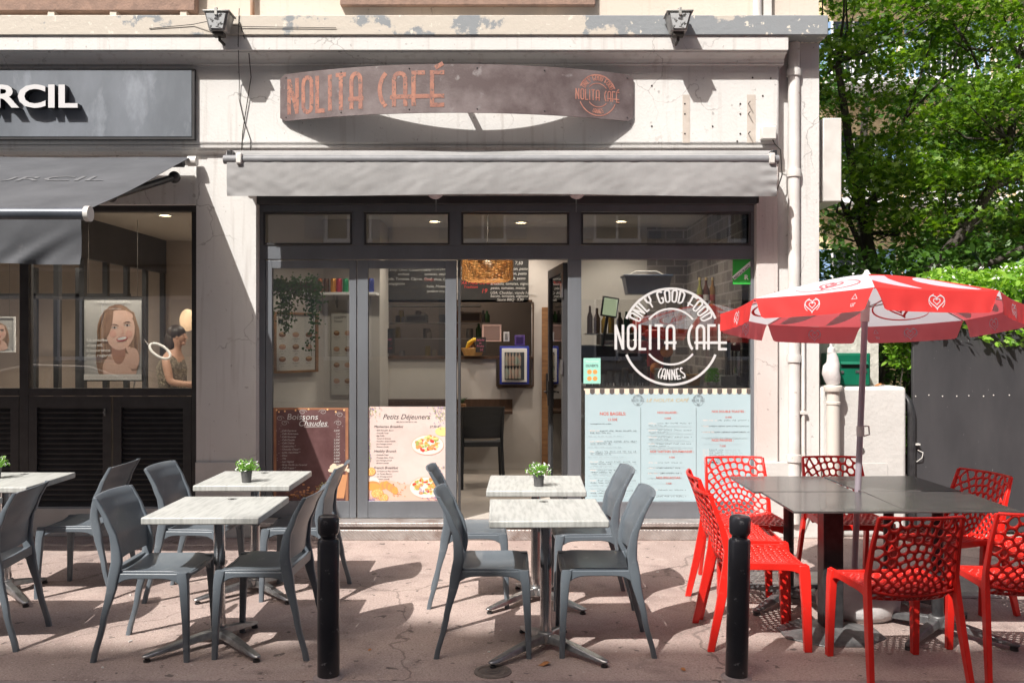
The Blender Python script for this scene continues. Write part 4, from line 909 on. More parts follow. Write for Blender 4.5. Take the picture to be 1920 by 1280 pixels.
# ------------------------------------------------------------------ chairs, tables
def up_y(z):      # rear upright profile: y of its centre line at height z
    P = ((0, -.245), (.2, -.195), (.40, -.15), (.52, -.128), (.62, -.138), (.74, -.185), (.81, -.222), (.835, -.238))
    for (a, ya), (b_, yb) in zip(P, P[1:]):
        if z <= b_: t = (z - a) / (b_ - a); t = t * t * (3 - 2 * t) * .5 + t * .5; return ya + (yb - ya) * t
    return P[-1][1]
def grey_chair(name, label, m, group):
    t = thing(name, label, 'chair', (0, 0, 0), 0, group)
    def seat(o):
        def g(u, v):
            x = (u - .5) * (.395 + .02 * v); y = -.14 + .375 * v
            e = abs(u - .5) * 2
            z = .455 - .018 * (1 - e * e) * (1 - abs(v - .4)) - .016 * max(0, v - .82) / .18 * (1) + .006 * e ** 4
            x2 = x * (1 - .1 * max(0, v - .9) / .1)
            return (x2, y, z + o)
        return g
    b = MB(); b.slab(14, 14, seat(0), seat(-.016)); o = b.build('seat', m, t, bevel=.004); fixn(o)
    b = MB()                                       # side rails and front rail, arched underneath
    for s in (-1, 1):
        b.slab(14, 1, lambda u, v: (s * (.188 + .008 * u), -.145 + .355 * u, .452 - .004 - v * (.028 + .05 * abs(2 * u - 1) ** 5)), lambda u, v: (s * (.206 + .006 * u), -.145 + .355 * u, .452 - .004 - v * (.028 + .05 * abs(2 * u - 1) ** 5)))
    b.slab(14, 1, lambda u, v: ((u - .5) * .37, .205, .44 - v * (.02 + .045 * abs(2 * u - 1) ** 5)), lambda u, v: ((u - .5) * .37, .226, .44 - v * (.02 + .045 * abs(2 * u - 1) ** 5)))
    b.slab(10, 1, lambda u, v: ((u - .5) * .37, -.165, .47 - v * .05), lambda u, v: ((u - .5) * .37, -.14, .465 - v * .045))
    o = b.build('rail', m, t, bevel=.004); fixn(o)
    for s in (-1, 1):
        b = MB(); b.loft([((s * .212, .232, 0), .013, .014), ((s * .208, .226, .2), .0165, .018), ((s * .203, .216, .38), .02, .024), ((s * .2, .208, .43), .022, .028), ((s * .198, .205, .452), .021, .027)]); b.build('leg', m, t)
        b = MB(); secs = []
        for i in range(19):
            z = .832 * i / 18
            hy = .0145 + .015 * math.exp(-((z - .47) / .17) ** 2) - .003 * max(0, z - .7) / .13
            secs.append(((s * (.212 - .012 * math.exp(-((z - .45) / .25) ** 2)), up_y(z), z), .0155 - .003 * max(0, z - .6) / .2, hy))
        b.loft(secs, 12, .5); b.build('leg', m, t)
    def back(o):
        def g(u, v):
            z = .505 + .330 * v + .004 * (1 - (2 * u - 1) ** 2) * v; e = 1 - (2 * u - 1) ** 2
            y = up_y(min(z, .835)) - .024 * e - (.0 if v < .95 else .010 * (v - .95) / .05) + o
            return ((u - .5) * .40, y, z - (.035 * e * (1 - v) ** 4 if 0 else 0))
        return g
    b = MB(); b.slab(16, 18, back(-.006), back(.006)); o = b.build('backrest', m, t, bevel=.003); fixn(o)
    return t

# perforated web from real strands
def voronoi(pts, W, H):
    cells = []
    for i, p in enumerate(pts):
        poly = [(0, 0), (W, 0), (W, H), (0, H)]
        for j, q in sorted(((j, q) for j, q in enumerate(pts) if j != i), key=lambda t: (t[1][0] - p[0]) ** 2 + (t[1][1] - p[1]) ** 2)[:24]:
            mx, my = (p[0] + q[0]) / 2, (p[1] + q[1]) / 2; nx, ny = q[0] - p[0], q[1] - p[1]; new = []
            for k in range(len(poly)):
                a, b_ = poly[k], poly[(k + 1) % len(poly)]
                da = (a[0] - mx) * nx + (a[1] - my) * ny; db = (b_[0] - mx) * nx + (b_[1] - my) * ny
                if da <= 0: new.append(a)
                if (da < 0 < db) or (db < 0 < da): t = da / (da - db); new.append((a[0] + (b_[0] - a[0]) * t, a[1] + (b_[1] - a[1]) * t))
            poly = new
            if len(poly) < 3: break
        if len(poly) >= 3: cells.append(poly)
    return cells
def web(b, pts, W, H, wd, mp, N=14):
    b.map = mp
    for c in voronoi(pts, W, H):
        P = []; L = [math.hypot(c[i][0] - c[i - 1][0], c[i][1] - c[i - 1][1]) for i in range(len(c))]; tot = sum(L)
        if tot < .02: b.poly(c); continue
        for i in range(len(c)):
            a, q = c[i - 1], c[i]; k = max(1, round(N * L[i] / tot))
            P += [(a[0] + (q[0] - a[0]) * j / k, a[1] + (q[1] - a[1]) * j / k) for j in range(k)]
        cx = sum(p[0] for p in P) / len(P); cy = sum(p[1] for p in P) / len(P); I = []
        for p in P:
            d = math.hypot(p[0] - cx, p[1] - cy) or 1e-6; k = max(.12, (d - wd * .62) / d); I.append((cx + (p[0] - cx) * k, cy + (p[1] - cy) * k))
        for _ in range(2): I = [((I[i - 1][0] + I[i][0] * 2 + I[(i + 1) % len(I)][0]) / 4, (I[i - 1][1] + I[i][1] * 2 + I[(i + 1) % len(I)][1]) / 4) for i in range(len(I))]
        n = len(P); b.add([mp(*p) for p in P] + [mp(*p) for p in I], [(i, (i + 1) % n, (i + 1) % n + n, i + n) for i in range(n)])
def red_chair(name, label, m, group):
    rnd = random.Random(12); t = thing(name, label, 'chair', (0, 0, 0), 0, group)
    W, H = .42, .42
    def bp(u, v):                                   # back surface: u across, v up from the seat bend
        k = v / H; x = (u - W / 2) * (1 + .0 * k - .06 * k); e = 1 - (2 * u / W - 1) ** 2
        z = .395 + v; y = -.175 - .11 * k ** 1.6 - .035 * e + .06 * max(0, 1 - v / .1) ** 2
        if v < .1: x *= 1 - .12 * (1 - v / .1) ** 2
        return (x, y, z)
    pts = [(W / 2, .0)]; r = .036; i = 0
    while r < .56:
        dr = .027 + .022 * min(1, r / .4); n = max(5, int(math.pi * 2 * r / (dr * 1.15)))
        for k in range(n):
            a = 2 * math.pi * (k + .5 * (i % 2)) / n; u = W / 2 + r * math.cos(a) * .9 + rnd.uniform(-.003, .003); v = r * math.sin(a) + rnd.uniform(-.003, .003)
            if -.0 < u < W and 0 < v < H - .004: pts.append((u, v))
        r += dr; i += 1
    b = MB(); web(b, pts, W, H, .0075, bp); o = b.build('backrest', m, t); fixn(o)
    md = o.modifiers.new('solid', 'SOLIDIFY'); md.thickness = .013; md.offset = 0
    def sp(u, v):
        e = 1 - (2 * u / W - 1) ** 2; k = v / .41
        return ((u - W / 2) * (1 + .06 * k), -.195 + v, .452 - .03 * e * (1 - k * .5) - .012 * max(0, k - .85) / .15)
    pts = []
    for j in range(12):
        for i in range(12): pts.append(((i + .5 * (j % 2) + .25) * W / 11.5 + rnd.uniform(-.005, .005), (j + .5) * .41 / 12 + rnd.uniform(-.005, .005)))
    pts = [p for p in pts if 0 < p[0] < W]
    b = MB(); web(b, pts, W, .41, .0085, sp, 10); o = b.build('seat', m, t); fixn(o); md = o.modifiers.new('solid', 'SOLIDIFY'); md.thickness = .014; md.offset = 0
    b = MB()                                        # flat rails around the seat
    for s in (-1, 1):
        b.slab(12, 1, lambda u, v: (s * (.205 + .012 * u), -.2 + .42 * u, .462 - v * (.036 + .05 * abs(2 * u - 1) ** 6)), lambda u, v: (s * (.216 + .014 * u), -.2 + .42 * u, .462 - v * (.036 + .05 * abs(2 * u - 1) ** 6)))
    b.slab(12, 1, lambda u, v: ((u - .5) * .43, .212, .445 - v * (.036 + .05 * abs(2 * u - 1) ** 6)), lambda u, v: ((u - .5) * .43, .224, .445 - v * (.036 + .05 * abs(2 * u - 1) ** 6)))
    o = b.build('seat_rail', m, t, bevel=.002); fixn(o)
    b = MB(); b.tube([tuple(Vector(bp(W * k / 14, H)) + Vector((0, 0, .002))) for k in range(15)], .0075, 8)
    b.build('top_rail', m, t)
    for s in (-1, 1):
        b = MB(); b.rings([[(s * (x - w1), y - d1, z), (s * (x + w1), y - d1, z), (s * (x + w1), y + d1, z), (s * (x - w1), y + d1, z)][::s] for x, y, z, w1, d1 in ((.228, .225, 0, .016, .020), (.224, .218, .25, .018, .024), (.221, .21, .40, .019, .028), (.22, .205, .455, .016, .026))]); b.build('leg', m, t, bevel=.004)
        b = MB(); b.rings([[(s * (x - w1), y - d1, z), (s * (x + w1), y - d1, z), (s * (x + w1), y + d1, z), (s * (x - w1), y + d1, z)][::s] for x, y, z, w1, d1 in ((.240, -.285, 0, .012, .018), (.226, -.23, .25, .013, .023), (.217, -.195, .43, .012, .026), (.214, -.19, .52, .010, .020), (.208, -.225, .66, .009, .015), (.199, -.283, .818, .008, .011))]); b.build('leg', m, t, bevel=.003)
    return t

gg = 'grey resin chairs on the terrace'
G0 = grey_chair('chair', 'x', M['greychair'], gg)
# (x, Y, heading degrees of the sitter; 0 looks at the facade, -90 looks right, 90 looks left)
GC = [(-1.89, -2.67, -90, 'grey chair left of the front wooden table, nearest the street, back turned to the left'),
      (-1.29, -2.64, 88, 'grey chair right of the front left wooden table, half behind the left bollard'),
      (-2.04, -1.66, -92, 'grey chair left of the rear wooden table that stands before the pilaster'),
      (-1.34, -1.62, 90, 'grey chair right of the rear left wooden table, in front of the hot drinks poster'),
      (-.145, -2.62, -90, 'grey chair left of the front centre table, tall back to the breakfast poster'),
      (.49, -2.61, 90, 'grey chair right of the front centre table, nearest the street'),
      (-.27, -1.76, -88, 'grey chair left of the rear centre table, in front of the open doorway'),
      (.49, -1.80, 92, 'grey chair right of the rear centre table, against the pale blue menu'),
      (-2.78, -1.56, 90, 'grey chair in front of the louvred doors, right of the far left table'),
      (-2.88, -2.54, 96, 'grey chair at the left edge of the picture seen from behind')]
for i, (x, y, a, lb) in enumerate(GC):
    if i == 0: G0.location = (x, y, 0); G0.rotation_euler = (0, 0, R(a)); G0['label'] = lb
    else: dup(G0, (x, y, 0), R(a), lb)
rg = 'red perforated chairs around the black tables'
R0 = red_chair('chair', 'x', M['red'], rg)
RC = [(1.89, -3.0, 3, 'red perforated chair seen squarely from behind at the front of the black tables'),
      (2.53, -2.93, -5, 'red perforated chair seen from behind at the lower right corner of the picture'),
      (1.34, -2.50, -92, 'red perforated chair just behind the right bollard, facing right'),
      (1.40, -1.96, -93, 'second red perforated chair on the left side of the black tables, behind the bollard one'),
      (1.56, -1.46, 181, 'red perforated chair in front of the blue menu window, facing the street'),
      (2.24, -1.44, 180, 'red perforated chair in front of the low white wall, facing the street'),
      (2.66, -1.98, 108, 'red perforated chair at the right end of the black tables, before the dark gate'),
      (3.05, -2.32, 97, 'red perforated chair cut by the right edge of the picture')]
for i, (x, y, a, lb) in enumerate(RC):
    if i == 0: R0.location = (x, y, 0); R0.rotation_euler = (0, 0, R(a)); R0['label'] = lb
    else: dup(R0, (x, y, 0), R(a), lb)

def star_base(b, hub=.085, short=False):
    for k in range(4):
        a = R(45 + 90 * k); K = 1
        if short and k < 2: a = R((66, 114)[k]); K = .72
        ca, sa = math.cos(a), math.sin(a)
        secs = []
        for q, hw, zt, zb in ((.02, .03, hub, .04), (.1, .03, hub - .006, .042), (.2, .028, hub * .8, .034), (.33, .026, .048, .026), (.40, .022, .038, .022), (.42, .012, .034, .024)):
            q *= K
            secs.append([(q * ca - hw * sa, q * sa + hw * ca, zb), (q * ca - hw * sa * .75, q * sa + hw * ca * .75, zt), (q * ca + hw * sa * .75, q * sa - hw * ca * .75, zt), (q * ca + hw * sa, q * sa - hw * ca, zb)])
        b.rings(secs)
    b.lathe([(.001, hub + .012), (.045, hub + .01), (.05, hub - .01), (.04, .03), (.001, .03)][::-1], n=20)
def wood_table():
    t = thing('table', 'x', 'table', (0, 0, 0), 0, 'whitewashed bistro tables on the terrace')
    b = MB(); b.box(-.3, .3, -.31, .31, .703, .74); o = b.build('tabletop', M['wtable'], t, bevel=.007, seg=3)
    b = MB(); b.ring_ = None; b.map = lambda u, v: (u, v, .7412); b.ring(0, .22, .022, .005, n=24); b.disc(0, .22, .012); b.build('parasol_hole_ring', M['bmetal'], t)
    b = MB(); b.lathe([(.028, .08), (.034, .12), (.030, .15), (.030, .69), (.075, .70), (.075, .7025)], n=24); b.build('column', M['chrome'], t)
    b = MB(); star_base(b, short=True); o = b.build('base', M['castalu'], t, bevel=.005); fixn(o)
    for k in range(4):
        a = R((66, 114, 225, 315)[k]); q = (.285, .285, .395, .395)[k]; b = MB(); b.lathe([(.012, .025), (.012, .012), (.018, .011), (.018, 0), (.001, 0)][::-1], (q * math.cos(a), q * math.sin(a), 0), 14); b.build('foot', M['bmetal'], t)
    return t
W0 = wood_table()
WT = [(-1.583, -2.60, 0, 'whitewashed wooden table nearest the left bollard, bare top'), (-1.675, -1.60, 0, 'whitewashed wooden table with a potted plant, before the pilaster'),
      (.18, -2.68, 1, 'whitewashed wooden table at the front centre, bare top'), (.15, -1.80, -1, 'whitewashed wooden table with a potted plant, before the open doorway'),
      (-3.27, -1.66, 0, 'whitewashed wooden table cut by the left edge, before the louvred doors'), (-3.22, -2.62, 0, 'whitewashed wooden table mostly outside the lower left edge, only a corner showing')]
for i, (x, y, a, lb) in enumerate(WT):
    if i == 0: W0.location = (x, y, 0); W0['label'] = lb
    else: dup(W0, (x, y, 0), R(a), lb)
def black_table(kind):
    t = thing('table', 'x', 'table', (0, 0, 0), 0, 'black square tables pushed together')
    b = MB(); b.box(-.3, .3, -.3, .3, .728, .74); b.build('tabletop', M['btable'], t, bevel=.002)
    if kind:
        b = MB(); b.box(-.055, .055, -.055, .055, .03, .727); b.build('column', M['bmetal'], t, bevel=.006)
        b = MB(); b.rings([[(r * math.cos(R(22.5 + 45 * k)) * 1.08, r * math.sin(R(22.5 + 45 * k)) * .9, z) for k in range(8)] for r, z in ((.275, 0), (.277, .008), (.262, .013), (.085, .05))]); b.build('base', mat('scuffed cast iron', (.09, .09, .09), .4, .4, c2=(.2, .2, .2), scale=14, bump=.2), t, bevel=.004, smooth=15)
    else:
        b = MB(); b.lathe([(.032, .08), (.032, .72), (.1, .722), (.1, .727)], n=20); b.build('column', M['bmetal'], t)
        b = MB(); star_base(b, hub=.09); o = b.build('base', matc('dark cast legs', .11, .11, .115, rough=.4, metal=.6, c2=(.2, .2, .2), scale=18), t, bevel=.005); fixn(o)
        for k in range(4): a = R(45 + 90 * k); b = MB(); b.lathe([(.02, .025), (.022, 0), (.001, 0)][::-1], (.39 * math.cos(a), .39 * math.sin(a), 0), 14); b.build('foot', M['bmetal'], t)
    return t
k1 = black_table(1); k1.location = (1.78, -2.44, 0); k1['label'] = 'black square table on a square post, front left of the four'
k2 = black_table(0); k2.location = (2.385, -2.43, 0); k2.rotation_euler = (0, 0, R(-1)); k2['label'] = 'black square table at the front right of the four, before the lower right chair'
dup(k2, (1.735, -1.83, .001), R(0), 'black square table at the rear left of the four, beside the blue menu')
dup(k2, (2.375, -1.80, -.003), R(2), 'black square table at the rear right of the four, beyond the parasol pole')

# ------------------------------------------------------------------ potted plants
def pot_plant(label, loc, seed):
    rnd = random.Random(seed); t = thing('potted_plant', label, 'potted plant', loc, 0, 'small potted plants on the tables')
    b = MB(); b.lathe([(.001, 0), (.028, 0), (.033, .05), (.037, .072), (.034, .074), (.032, .062), (.001, .06)], n=20); b.build('pot', matc('dark grey pot', .07, .07, .072, rough=.6, c2=(.1, .1, .1), scale=20), t)
    b = MB()
    for k in range(420):
        a = rnd.uniform(0, 6.28); e = rnd.uniform(.0, 1.5); r = rnd.uniform(.025, .088); p = Vector((r * math.cos(a) * math.cos(e * .8), r * math.sin(a) * math.cos(e * .8), .075 + r * math.sin(e) * .8))
        d = Vector((rnd.gauss(0, 1), rnd.gauss(0, 1), rnd.gauss(.5, .8))).normalized(); s_ = d.cross(Vector((rnd.gauss(0, 1), rnd.gauss(0, 1), rnd.gauss(0, 1)))).normalized(); L = rnd.uniform(.006, .012)
        b.cur = 1 if (rnd.random() < .33 and r > .06) else 0
        b.add([tuple(p - d * L), tuple(p + s_ * L * .45), tuple(p + d * L), tuple(p - s_ * L * .45)], [(0, 1, 2, 3)])
    b.build('foliage', [leafmat('pot leaf', (.10, .26, .03), (.24, .45, .08)), M['white']], t, smooth=0)
pot_plant('small potted plant on the rear left wooden table', (-1.68, -1.78, .741), 1)
pot_plant('small potted plant on the rear centre wooden table', (.165, -1.93, .741), 2)
pot_plant('small potted plant on the far left table, half cut by the picture edge', (-3.36, -1.62, .741), 3)

# ------------------------------------------------------------------ bollards
def bollard():
    t = thing('bollard', 'x', 'bollard', (0, 0, 0), 0, 'black bollards along the kerb')
    b = MB(); b.lathe([(.054, 0), (.053, .66), (.049, .672), (.038, .676)], n=32); b.build('post', M['bollard'], t)
    b = MB(); b.lathe([(.038, .676), (.038, .69), (.044, .694), (.051, .705), (.052, .77), (.046, .784), (.03, .79), (.001, .792)], n=32); b.build('cap', M['bollard'], t)
    b = MB(); b.lathe([(.054, 0.001), (.075, .001), (.07, .006), (.0541, .012)][::-1], n=32); b.build('mortar_ring', M['kerb'], t)
    return t
q = bollard(); q.location = (-.893, -3.09, 0); q['label'] = 'black bollard in front of the left tables, upright'
q = dup(q, (1.092, -3.09, 0), R(60), 'black bollard in front of the red chairs, slightly tilted'); q.rotation_euler = (0, R(1.3), 0)

# ------------------------------------------------------------------ parasol
def parasol():
    t = thing('parasol', 'red and white octagonal parasol standing between the black tables', 'parasol', (2.055, -2.05, 0))
    top = Vector((.095, .03, 2.035)); ang = [-109, -64, -19, 26, 71, 116, 161, 206]; Rr = .87
    b = MB(); b.tube([(0, 0, .05), tuple(top * (1.9 / 2.05))], .0185, 14); b.build('pole', mat('lilac grey pole', (.42, .37, .42), .35, .3, c2=(.36, .32, .36), scale=6), t)
    b = MB(); b.tube([tuple(top * .86), tuple(top * .92)], .026, 14); b.build('runner', M['offwhite'], t)
    b = MB(); p = top * .535; b.tube([tuple(p - Vector((0, 0, .03))), tuple(p + Vector((0, 0, .03)))], .023, 12); b.tube([tuple(p + Vector((.02, 0, .03))), tuple(p + Vector((.05, 0, .03))), tuple(p + Vector((.055, 0, -.02))), tuple(p + Vector((.02, 0, -.03)))], .005, 6); b.build('tilt_clip', M['pipe'], t)
    b = MB(); b.lathe([(.001, 0), (.20, 0), (.235, .04), (.24, .10), (.215, .155), (.12, .19), (.06, .20), (.045, .25), (.03, .26), (.001, .26)], (0.02, -.02, 0), 36); o = b.build('base', M['concrete'], t, smooth=60)
    tilt = Matrix.Rotation(R(-6), 4, 'X') @ Matrix.Rotation(R(1.0), 4, 'Y')
    def C(a, r, dz=0):
        v = tilt @ Vector((r * math.sin(R(a)), -r * math.cos(R(a)), 0)); k = r / Rr
        return (top.x + v.x, top.y + v.y, top.z - .215 * k ** 1.25 + v.z + dz)
    apex = Vector((top.x, top.y, top.z))
    def panel(i, dz):
        a0, a1 = ang[i], ang[i] + 45
        P0 = lambda k: Vector(C(a0, Rr * k, dz)); P1 = lambda k: Vector(C(a1, Rr * k, dz))
        def g(u, v):                                # u across (0..1), v from apex (0) to rim (1)
            p = P0(v).lerp(P1(v), u); sag = .018 * math.sin(math.pi * u) * v + .004 * mnoise.noise(Vector((u * 5 + i * 3, v * 7, i))) * math.sin(math.pi * u)
            c = (Vector((apex.x, apex.y, p.z)) - p).normalized() * sag * .6
            return tuple(p + c + Vector((0, 0, -sag * .35)))
        return g
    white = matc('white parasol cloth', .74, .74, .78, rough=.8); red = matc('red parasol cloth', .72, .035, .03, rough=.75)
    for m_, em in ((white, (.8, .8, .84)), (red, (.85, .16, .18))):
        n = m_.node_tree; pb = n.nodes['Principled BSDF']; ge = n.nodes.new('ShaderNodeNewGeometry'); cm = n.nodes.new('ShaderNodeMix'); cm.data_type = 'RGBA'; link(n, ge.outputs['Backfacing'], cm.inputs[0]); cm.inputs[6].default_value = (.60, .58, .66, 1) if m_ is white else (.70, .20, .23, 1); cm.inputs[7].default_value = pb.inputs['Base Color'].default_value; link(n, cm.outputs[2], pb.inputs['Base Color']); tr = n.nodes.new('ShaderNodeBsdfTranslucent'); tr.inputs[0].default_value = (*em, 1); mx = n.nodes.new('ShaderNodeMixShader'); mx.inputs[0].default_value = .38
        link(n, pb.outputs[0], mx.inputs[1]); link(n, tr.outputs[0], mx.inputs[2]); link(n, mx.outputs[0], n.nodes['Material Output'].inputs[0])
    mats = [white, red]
    for i in range(8):
        isred = i % 2 == 0
        g = panel(i, 0); b = MB(); N = 28
        vs = []; fs = []
        for j in range(N + 1):
            for k in range(N + 1): vs.append(g(k / N, max(j / N, .002)))
        b.add(vs, [])
        o = len(b.v) - len(vs)
        for j in range(N):
            for k in range(N):
                u, v = (k + .5) / N, (j + .5) / N; w = (u - .5) * v     # across in panel space
                c = 1 if isred else 0
                if False:
                    # white crescents of the big swirl
                    d = math.hypot((w + .62) * 1.0, (v - .62) * .55)
                    if .36 < v < .97 and (.33 + .0 * v < math.hypot(w + .32 - .0, (v - .95) * .6) < .47 or (w < -.14 and v > .58 and w > -.30 - .0 and v < .95) ) : c = 0
                    if v > .62 and w > .18 and math.hypot(w - .5, (v - 1.02) * .7) < .28: c = 0
                b.f.append((o + j * (N + 1) + k, o + j * (N + 1) + k + 1, o + (j + 1) * (N + 1) + k + 1, o + (j + 1) * (N + 1) + k)); b.m.append(c)
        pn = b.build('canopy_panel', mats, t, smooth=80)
        if isred:
            for dz in (.003, -.003):
                b = MB(); g2 = panel(i, dz)
                b.map = lambda w, v: g2(min(max(.5 + w / max(v, .05), 0), 1), v)
                K = 22
                cr = lambda P, wm: b.ribbon([((1 - t) ** 2 * P[0][0] + 2 * t * (1 - t) * P[1][0] + t * t * P[2][0], (1 - t) ** 2 * P[0][1] + 2 * t * (1 - t) * P[1][1] + t * t * P[2][1]) for t in [k / K for k in range(K + 1)]], [.012 + wm * math.sin(math.pi * k / K) ** .7 for k in range(K + 1)])
                cr(((-.04, .34), (-.42, .66), (-.10, .97)), .19); cr(((.19, .45), (.06, .74), (.38, .97)), .19)
                b.build('swirl_print', white, pn, smooth=0)
        if not isred:
            for dz in (.003, -.003):
                b = MB(); g2 = panel(i, dz); b.map = lambda u, v: g2(u, v)
                heart(b, .5, .70, .13, .13, .026)
                b.ribbon([(.5 + .36 * math.cos(R(a)), .70 + .2 * math.sin(R(a)) * (1 if a < 180 else .9)) for a in range(150, -130, -12)], [.004 + .02 * math.sin(math.pi * k / 23) for k in range(24)], sub=None)
                b.build('heart_emblem', red, pn, smooth=0)
        # valance with rounded lower corners
        a0, a1 = ang[i], ang[i] + 45; A, Bp = Vector(C(a0, Rr)), Vector(C(a1, Rr)); out = Vector((math.sin(R(a0 + 22.5)), -math.cos(R(a0 + 22.5)), 0))
        def val(u, v, off=0):
            cut = .045 * v ** .7; ln = (u * (1 - 2 * cut) + cut); edge = min(1, min(u, 1 - u) / .06); dep = .115 * (1 - (1 - math.sqrt(max(0, 1 - (1 - edge) ** 2))) * .45)
            p = A.lerp(Bp, ln); s_ = .018 * math.sin(math.pi * ln)
            p = p - out * s_ * .6 + Vector((0, 0, -s_ * .35))
            return tuple(p + out * (.012 * v + .012 * mnoise.noise(Vector((u * 6 + i * 5, v, i))) * v + .004 * math.sin(u * 34 + i) * v + off) + Vector((0, 0, -dep * v)))
        b = MB(); b.grid(36, 6, lambda u, v: val(u, v)); vv = b.build('valance', red, pn, smooth=80)
        b = MB(); Lr = (Bp - A).length
        for off in (.0015, -.0015):
            b = MB(); b.map = lambda u, v: val(u / Lr, .5 - v / .115, off)
            heart(b, Lr / 2, .0, .042, .036, .006)
            b.ribbon([(Lr / 2 + .045 * math.cos(R(a)), .0 + .038 * math.sin(R(a))) for a in list(range(70, -60, -10))], .004); b.ribbon([(Lr / 2 - .045 * math.cos(R(a)), .0 + .038 * math.sin(R(a))) for a in list(range(70, -60, -10))], .004)
            if not isred and i == 1 or i == 5:
                b.build('heart_emblem', white, vv, smooth=0); b = MB(); b.map = lambda u, v: val(u / Lr, .5 - v / .115, off); uu = Lr * .86; b.ribbon([(uu - .015, .01), (uu, .034), (uu + .015, .01)], .003, closed=True)
                b.ribbon([(uu - .014, -.012), (uu - .014, -.028), (uu - .004, -.028), (uu - .004, -.012)], .003); b.ribbon([(uu + .003, -.03), (uu + .003, -.013), (uu + .012, -.013)], .003); b.build('sun_mark', white, vv, smooth=0); continue
            b.build('heart_emblem', white, vv, smooth=0)
    for i in range(8):
        b = MB(); b.tube([tuple(Vector(C(ang[i], Rr * k)) - Vector((0, 0, .006))) for k in (0, .2, .4, .6, .8, .99)], .0035, 6); b.tube([tuple(top * .90), tuple(Vector(C(ang[i], Rr * .5)) - Vector((0, 0, .008)))], .003, 6); b.build('rib', M['castalu'], t)
    b = MB(); b.lathe([(.001, .03), (.012, .025), (.016, .012), (.026, .0)], tuple(top)); b.build('finial', M['white'], t)
def heart(b, cu, cv, w_, h_, t):
    """two nested hearts drawn as ribbons, axes in the map's units"""
    P = []
    for k in range(0, 40):
        a = 2 * math.pi * k / 40; x = math.sin(a) ** 3; y = (13 * math.cos(a) - 5 * math.cos(2 * a) - 2 * math.cos(3 * a) - math.cos(4 * a)) / 15
        P.append((x, y))
    s_ = -1 if h_ > .1 else 1
    b.ribbon([(cu + w_ * x, cv + s_ * h_ * y) for x, y in P], t, closed=True)
    b.ribbon([(cu + w_ * .45 * x, cv + s_ * h_ * .45 * y) for x, y in P[2:-1]], t * .8)
parasol()

# ------------------------------------------------------------------ things on the ground
t = thing('manhole_cover', 'chequered metal utility cover in the pavement beyond the red chairs', 'cover')
b = MB(); b.box(1.62, 3.1, -1.72, -1.12, .001, .006); b.build('plate', M['plate'], t, bevel=.001)
b = MB(); b.box(1.58, 3.14, -1.76, -1.722, .0008, .005); b.box(1.58, 3.14, -1.118, -1.08, .0008, .005); b.build('frame', M['kerb'], t)
t = thing('water_cover', 'small round cast iron cover near the kerb, left of the centre table foot', 'cover', (-.095, -3.02, 0))
b = MB(); b.lathe([(.001, .004), (.062, .004), (.064, .002), (.072, .002), (.074, .005), (.092, .005), (.094, 0)][::-1], n=36); b.build('ring', matc('cast iron cover', .13, .11, .1, rough=.6, metal=.5, c2=(.2, .17, .15), scale=30), t)
b = MB(); b.map = lambda u, v: (u, v, .0048); b.ring(0, 0, .035, .006); b.ribbon([(-.02, 0), (.02, 0)], .007); b.build('emblem', M['bmetal'], t, smooth=0)
rnd = random.Random(21)
def dry_leaf(x, y, s_, a, lb):
    b = MB(); n = 9
    P = [(s_ * (k / n - .5), s_ * .28 * math.sin(math.pi * k / n) ** .8) for k in range(n + 1)]
    f = lambda u, v: (u * math.cos(a) - v * math.sin(a), u * math.sin(a) + v * math.cos(a), .006 + .25 * abs(v) + .08 * math.sin(u / s_ * 6) * s_)
    b.add([f(u, v) for u, v in P] + [f(u, 0) for u, v in P] + [f(u, -v) for u, v in P], [(i, i + 1, i + 12 - 1, i + 11 - 1) for i in range(n)] + [(i + 10, i + 11, i + 21, i + 20) for i in range(n)])
    tag(b.build('dry_leaf', matc('dry leaf', .45, .2, .07, rough=.7, c2=(.3, .12, .04), scale=40), loc=(x, y, .0)), lb, 'leaf', 'dry leaves on the pavement')
dry_leaf(.165, -2.93, .07, .3, 'curled brown leaf under the front centre table')
dry_leaf(.56, -1.12, .07, .1, 'brown leaf on the sunny pavement before the blue menu')
dry_leaf(X(1645, .15), .12, .12, .2, 'large orange leaf lying on top of the low wall'); bpy.data.objects['dry_leaf.002'].location.z = 1.25
dry_leaf(-.75, -2.72, .03, 1.0, 'tiny brown leaf behind the left bollard')
dry_leaf(.85, -3.0, .04, 2.0, 'small pale leaf scrap near the kerb, left of the right bollard')
for k in range(26):
    x = rnd.uniform(-3.2, 3.0); y = rnd.uniform(-3.08, -.2); a = rnd.uniform(0, 3.14); L = rnd.uniform(.008, .022); kind = k % 3
    b = MB()
    if kind == 0: b.tube([(0, 0, .005), (L * math.cos(a), L * math.sin(a), .005)], .0038, 7); nm, lb, m_ = 'cigarette_butt', 'small cigarette butt lying on the pink pavement', M['paper']
    elif kind == 1: b.ball((0, 0, .003), L * .5, L * .35, .005, 7, 5); nm, lb, m_ = 'pebble', 'tiny pebble lying on the pink pavement', M['kerb']
    else: b.add([(0, 0, .002), (L, .2 * L, .006), (1.1 * L, .7 * L, .002), (.3 * L, .9 * L, .008)], [(0, 1, 2, 3)]); nm, lb, m_ = 'paper_scrap', 'tiny pale scrap lying on the pink pavement', M['offwhite']
    tag(b.build(nm, m_, loc=(x, y, 0)), lb, {'cigarette_butt': 'litter', 'pebble': 'pebble', 'paper_scrap': 'litter'}[nm], {'cigarette_butt': 'cigarette butts on the pavement', 'pebble': 'pebbles on the pavement', 'paper_scrap': 'paper scraps on the pavement'}[nm])
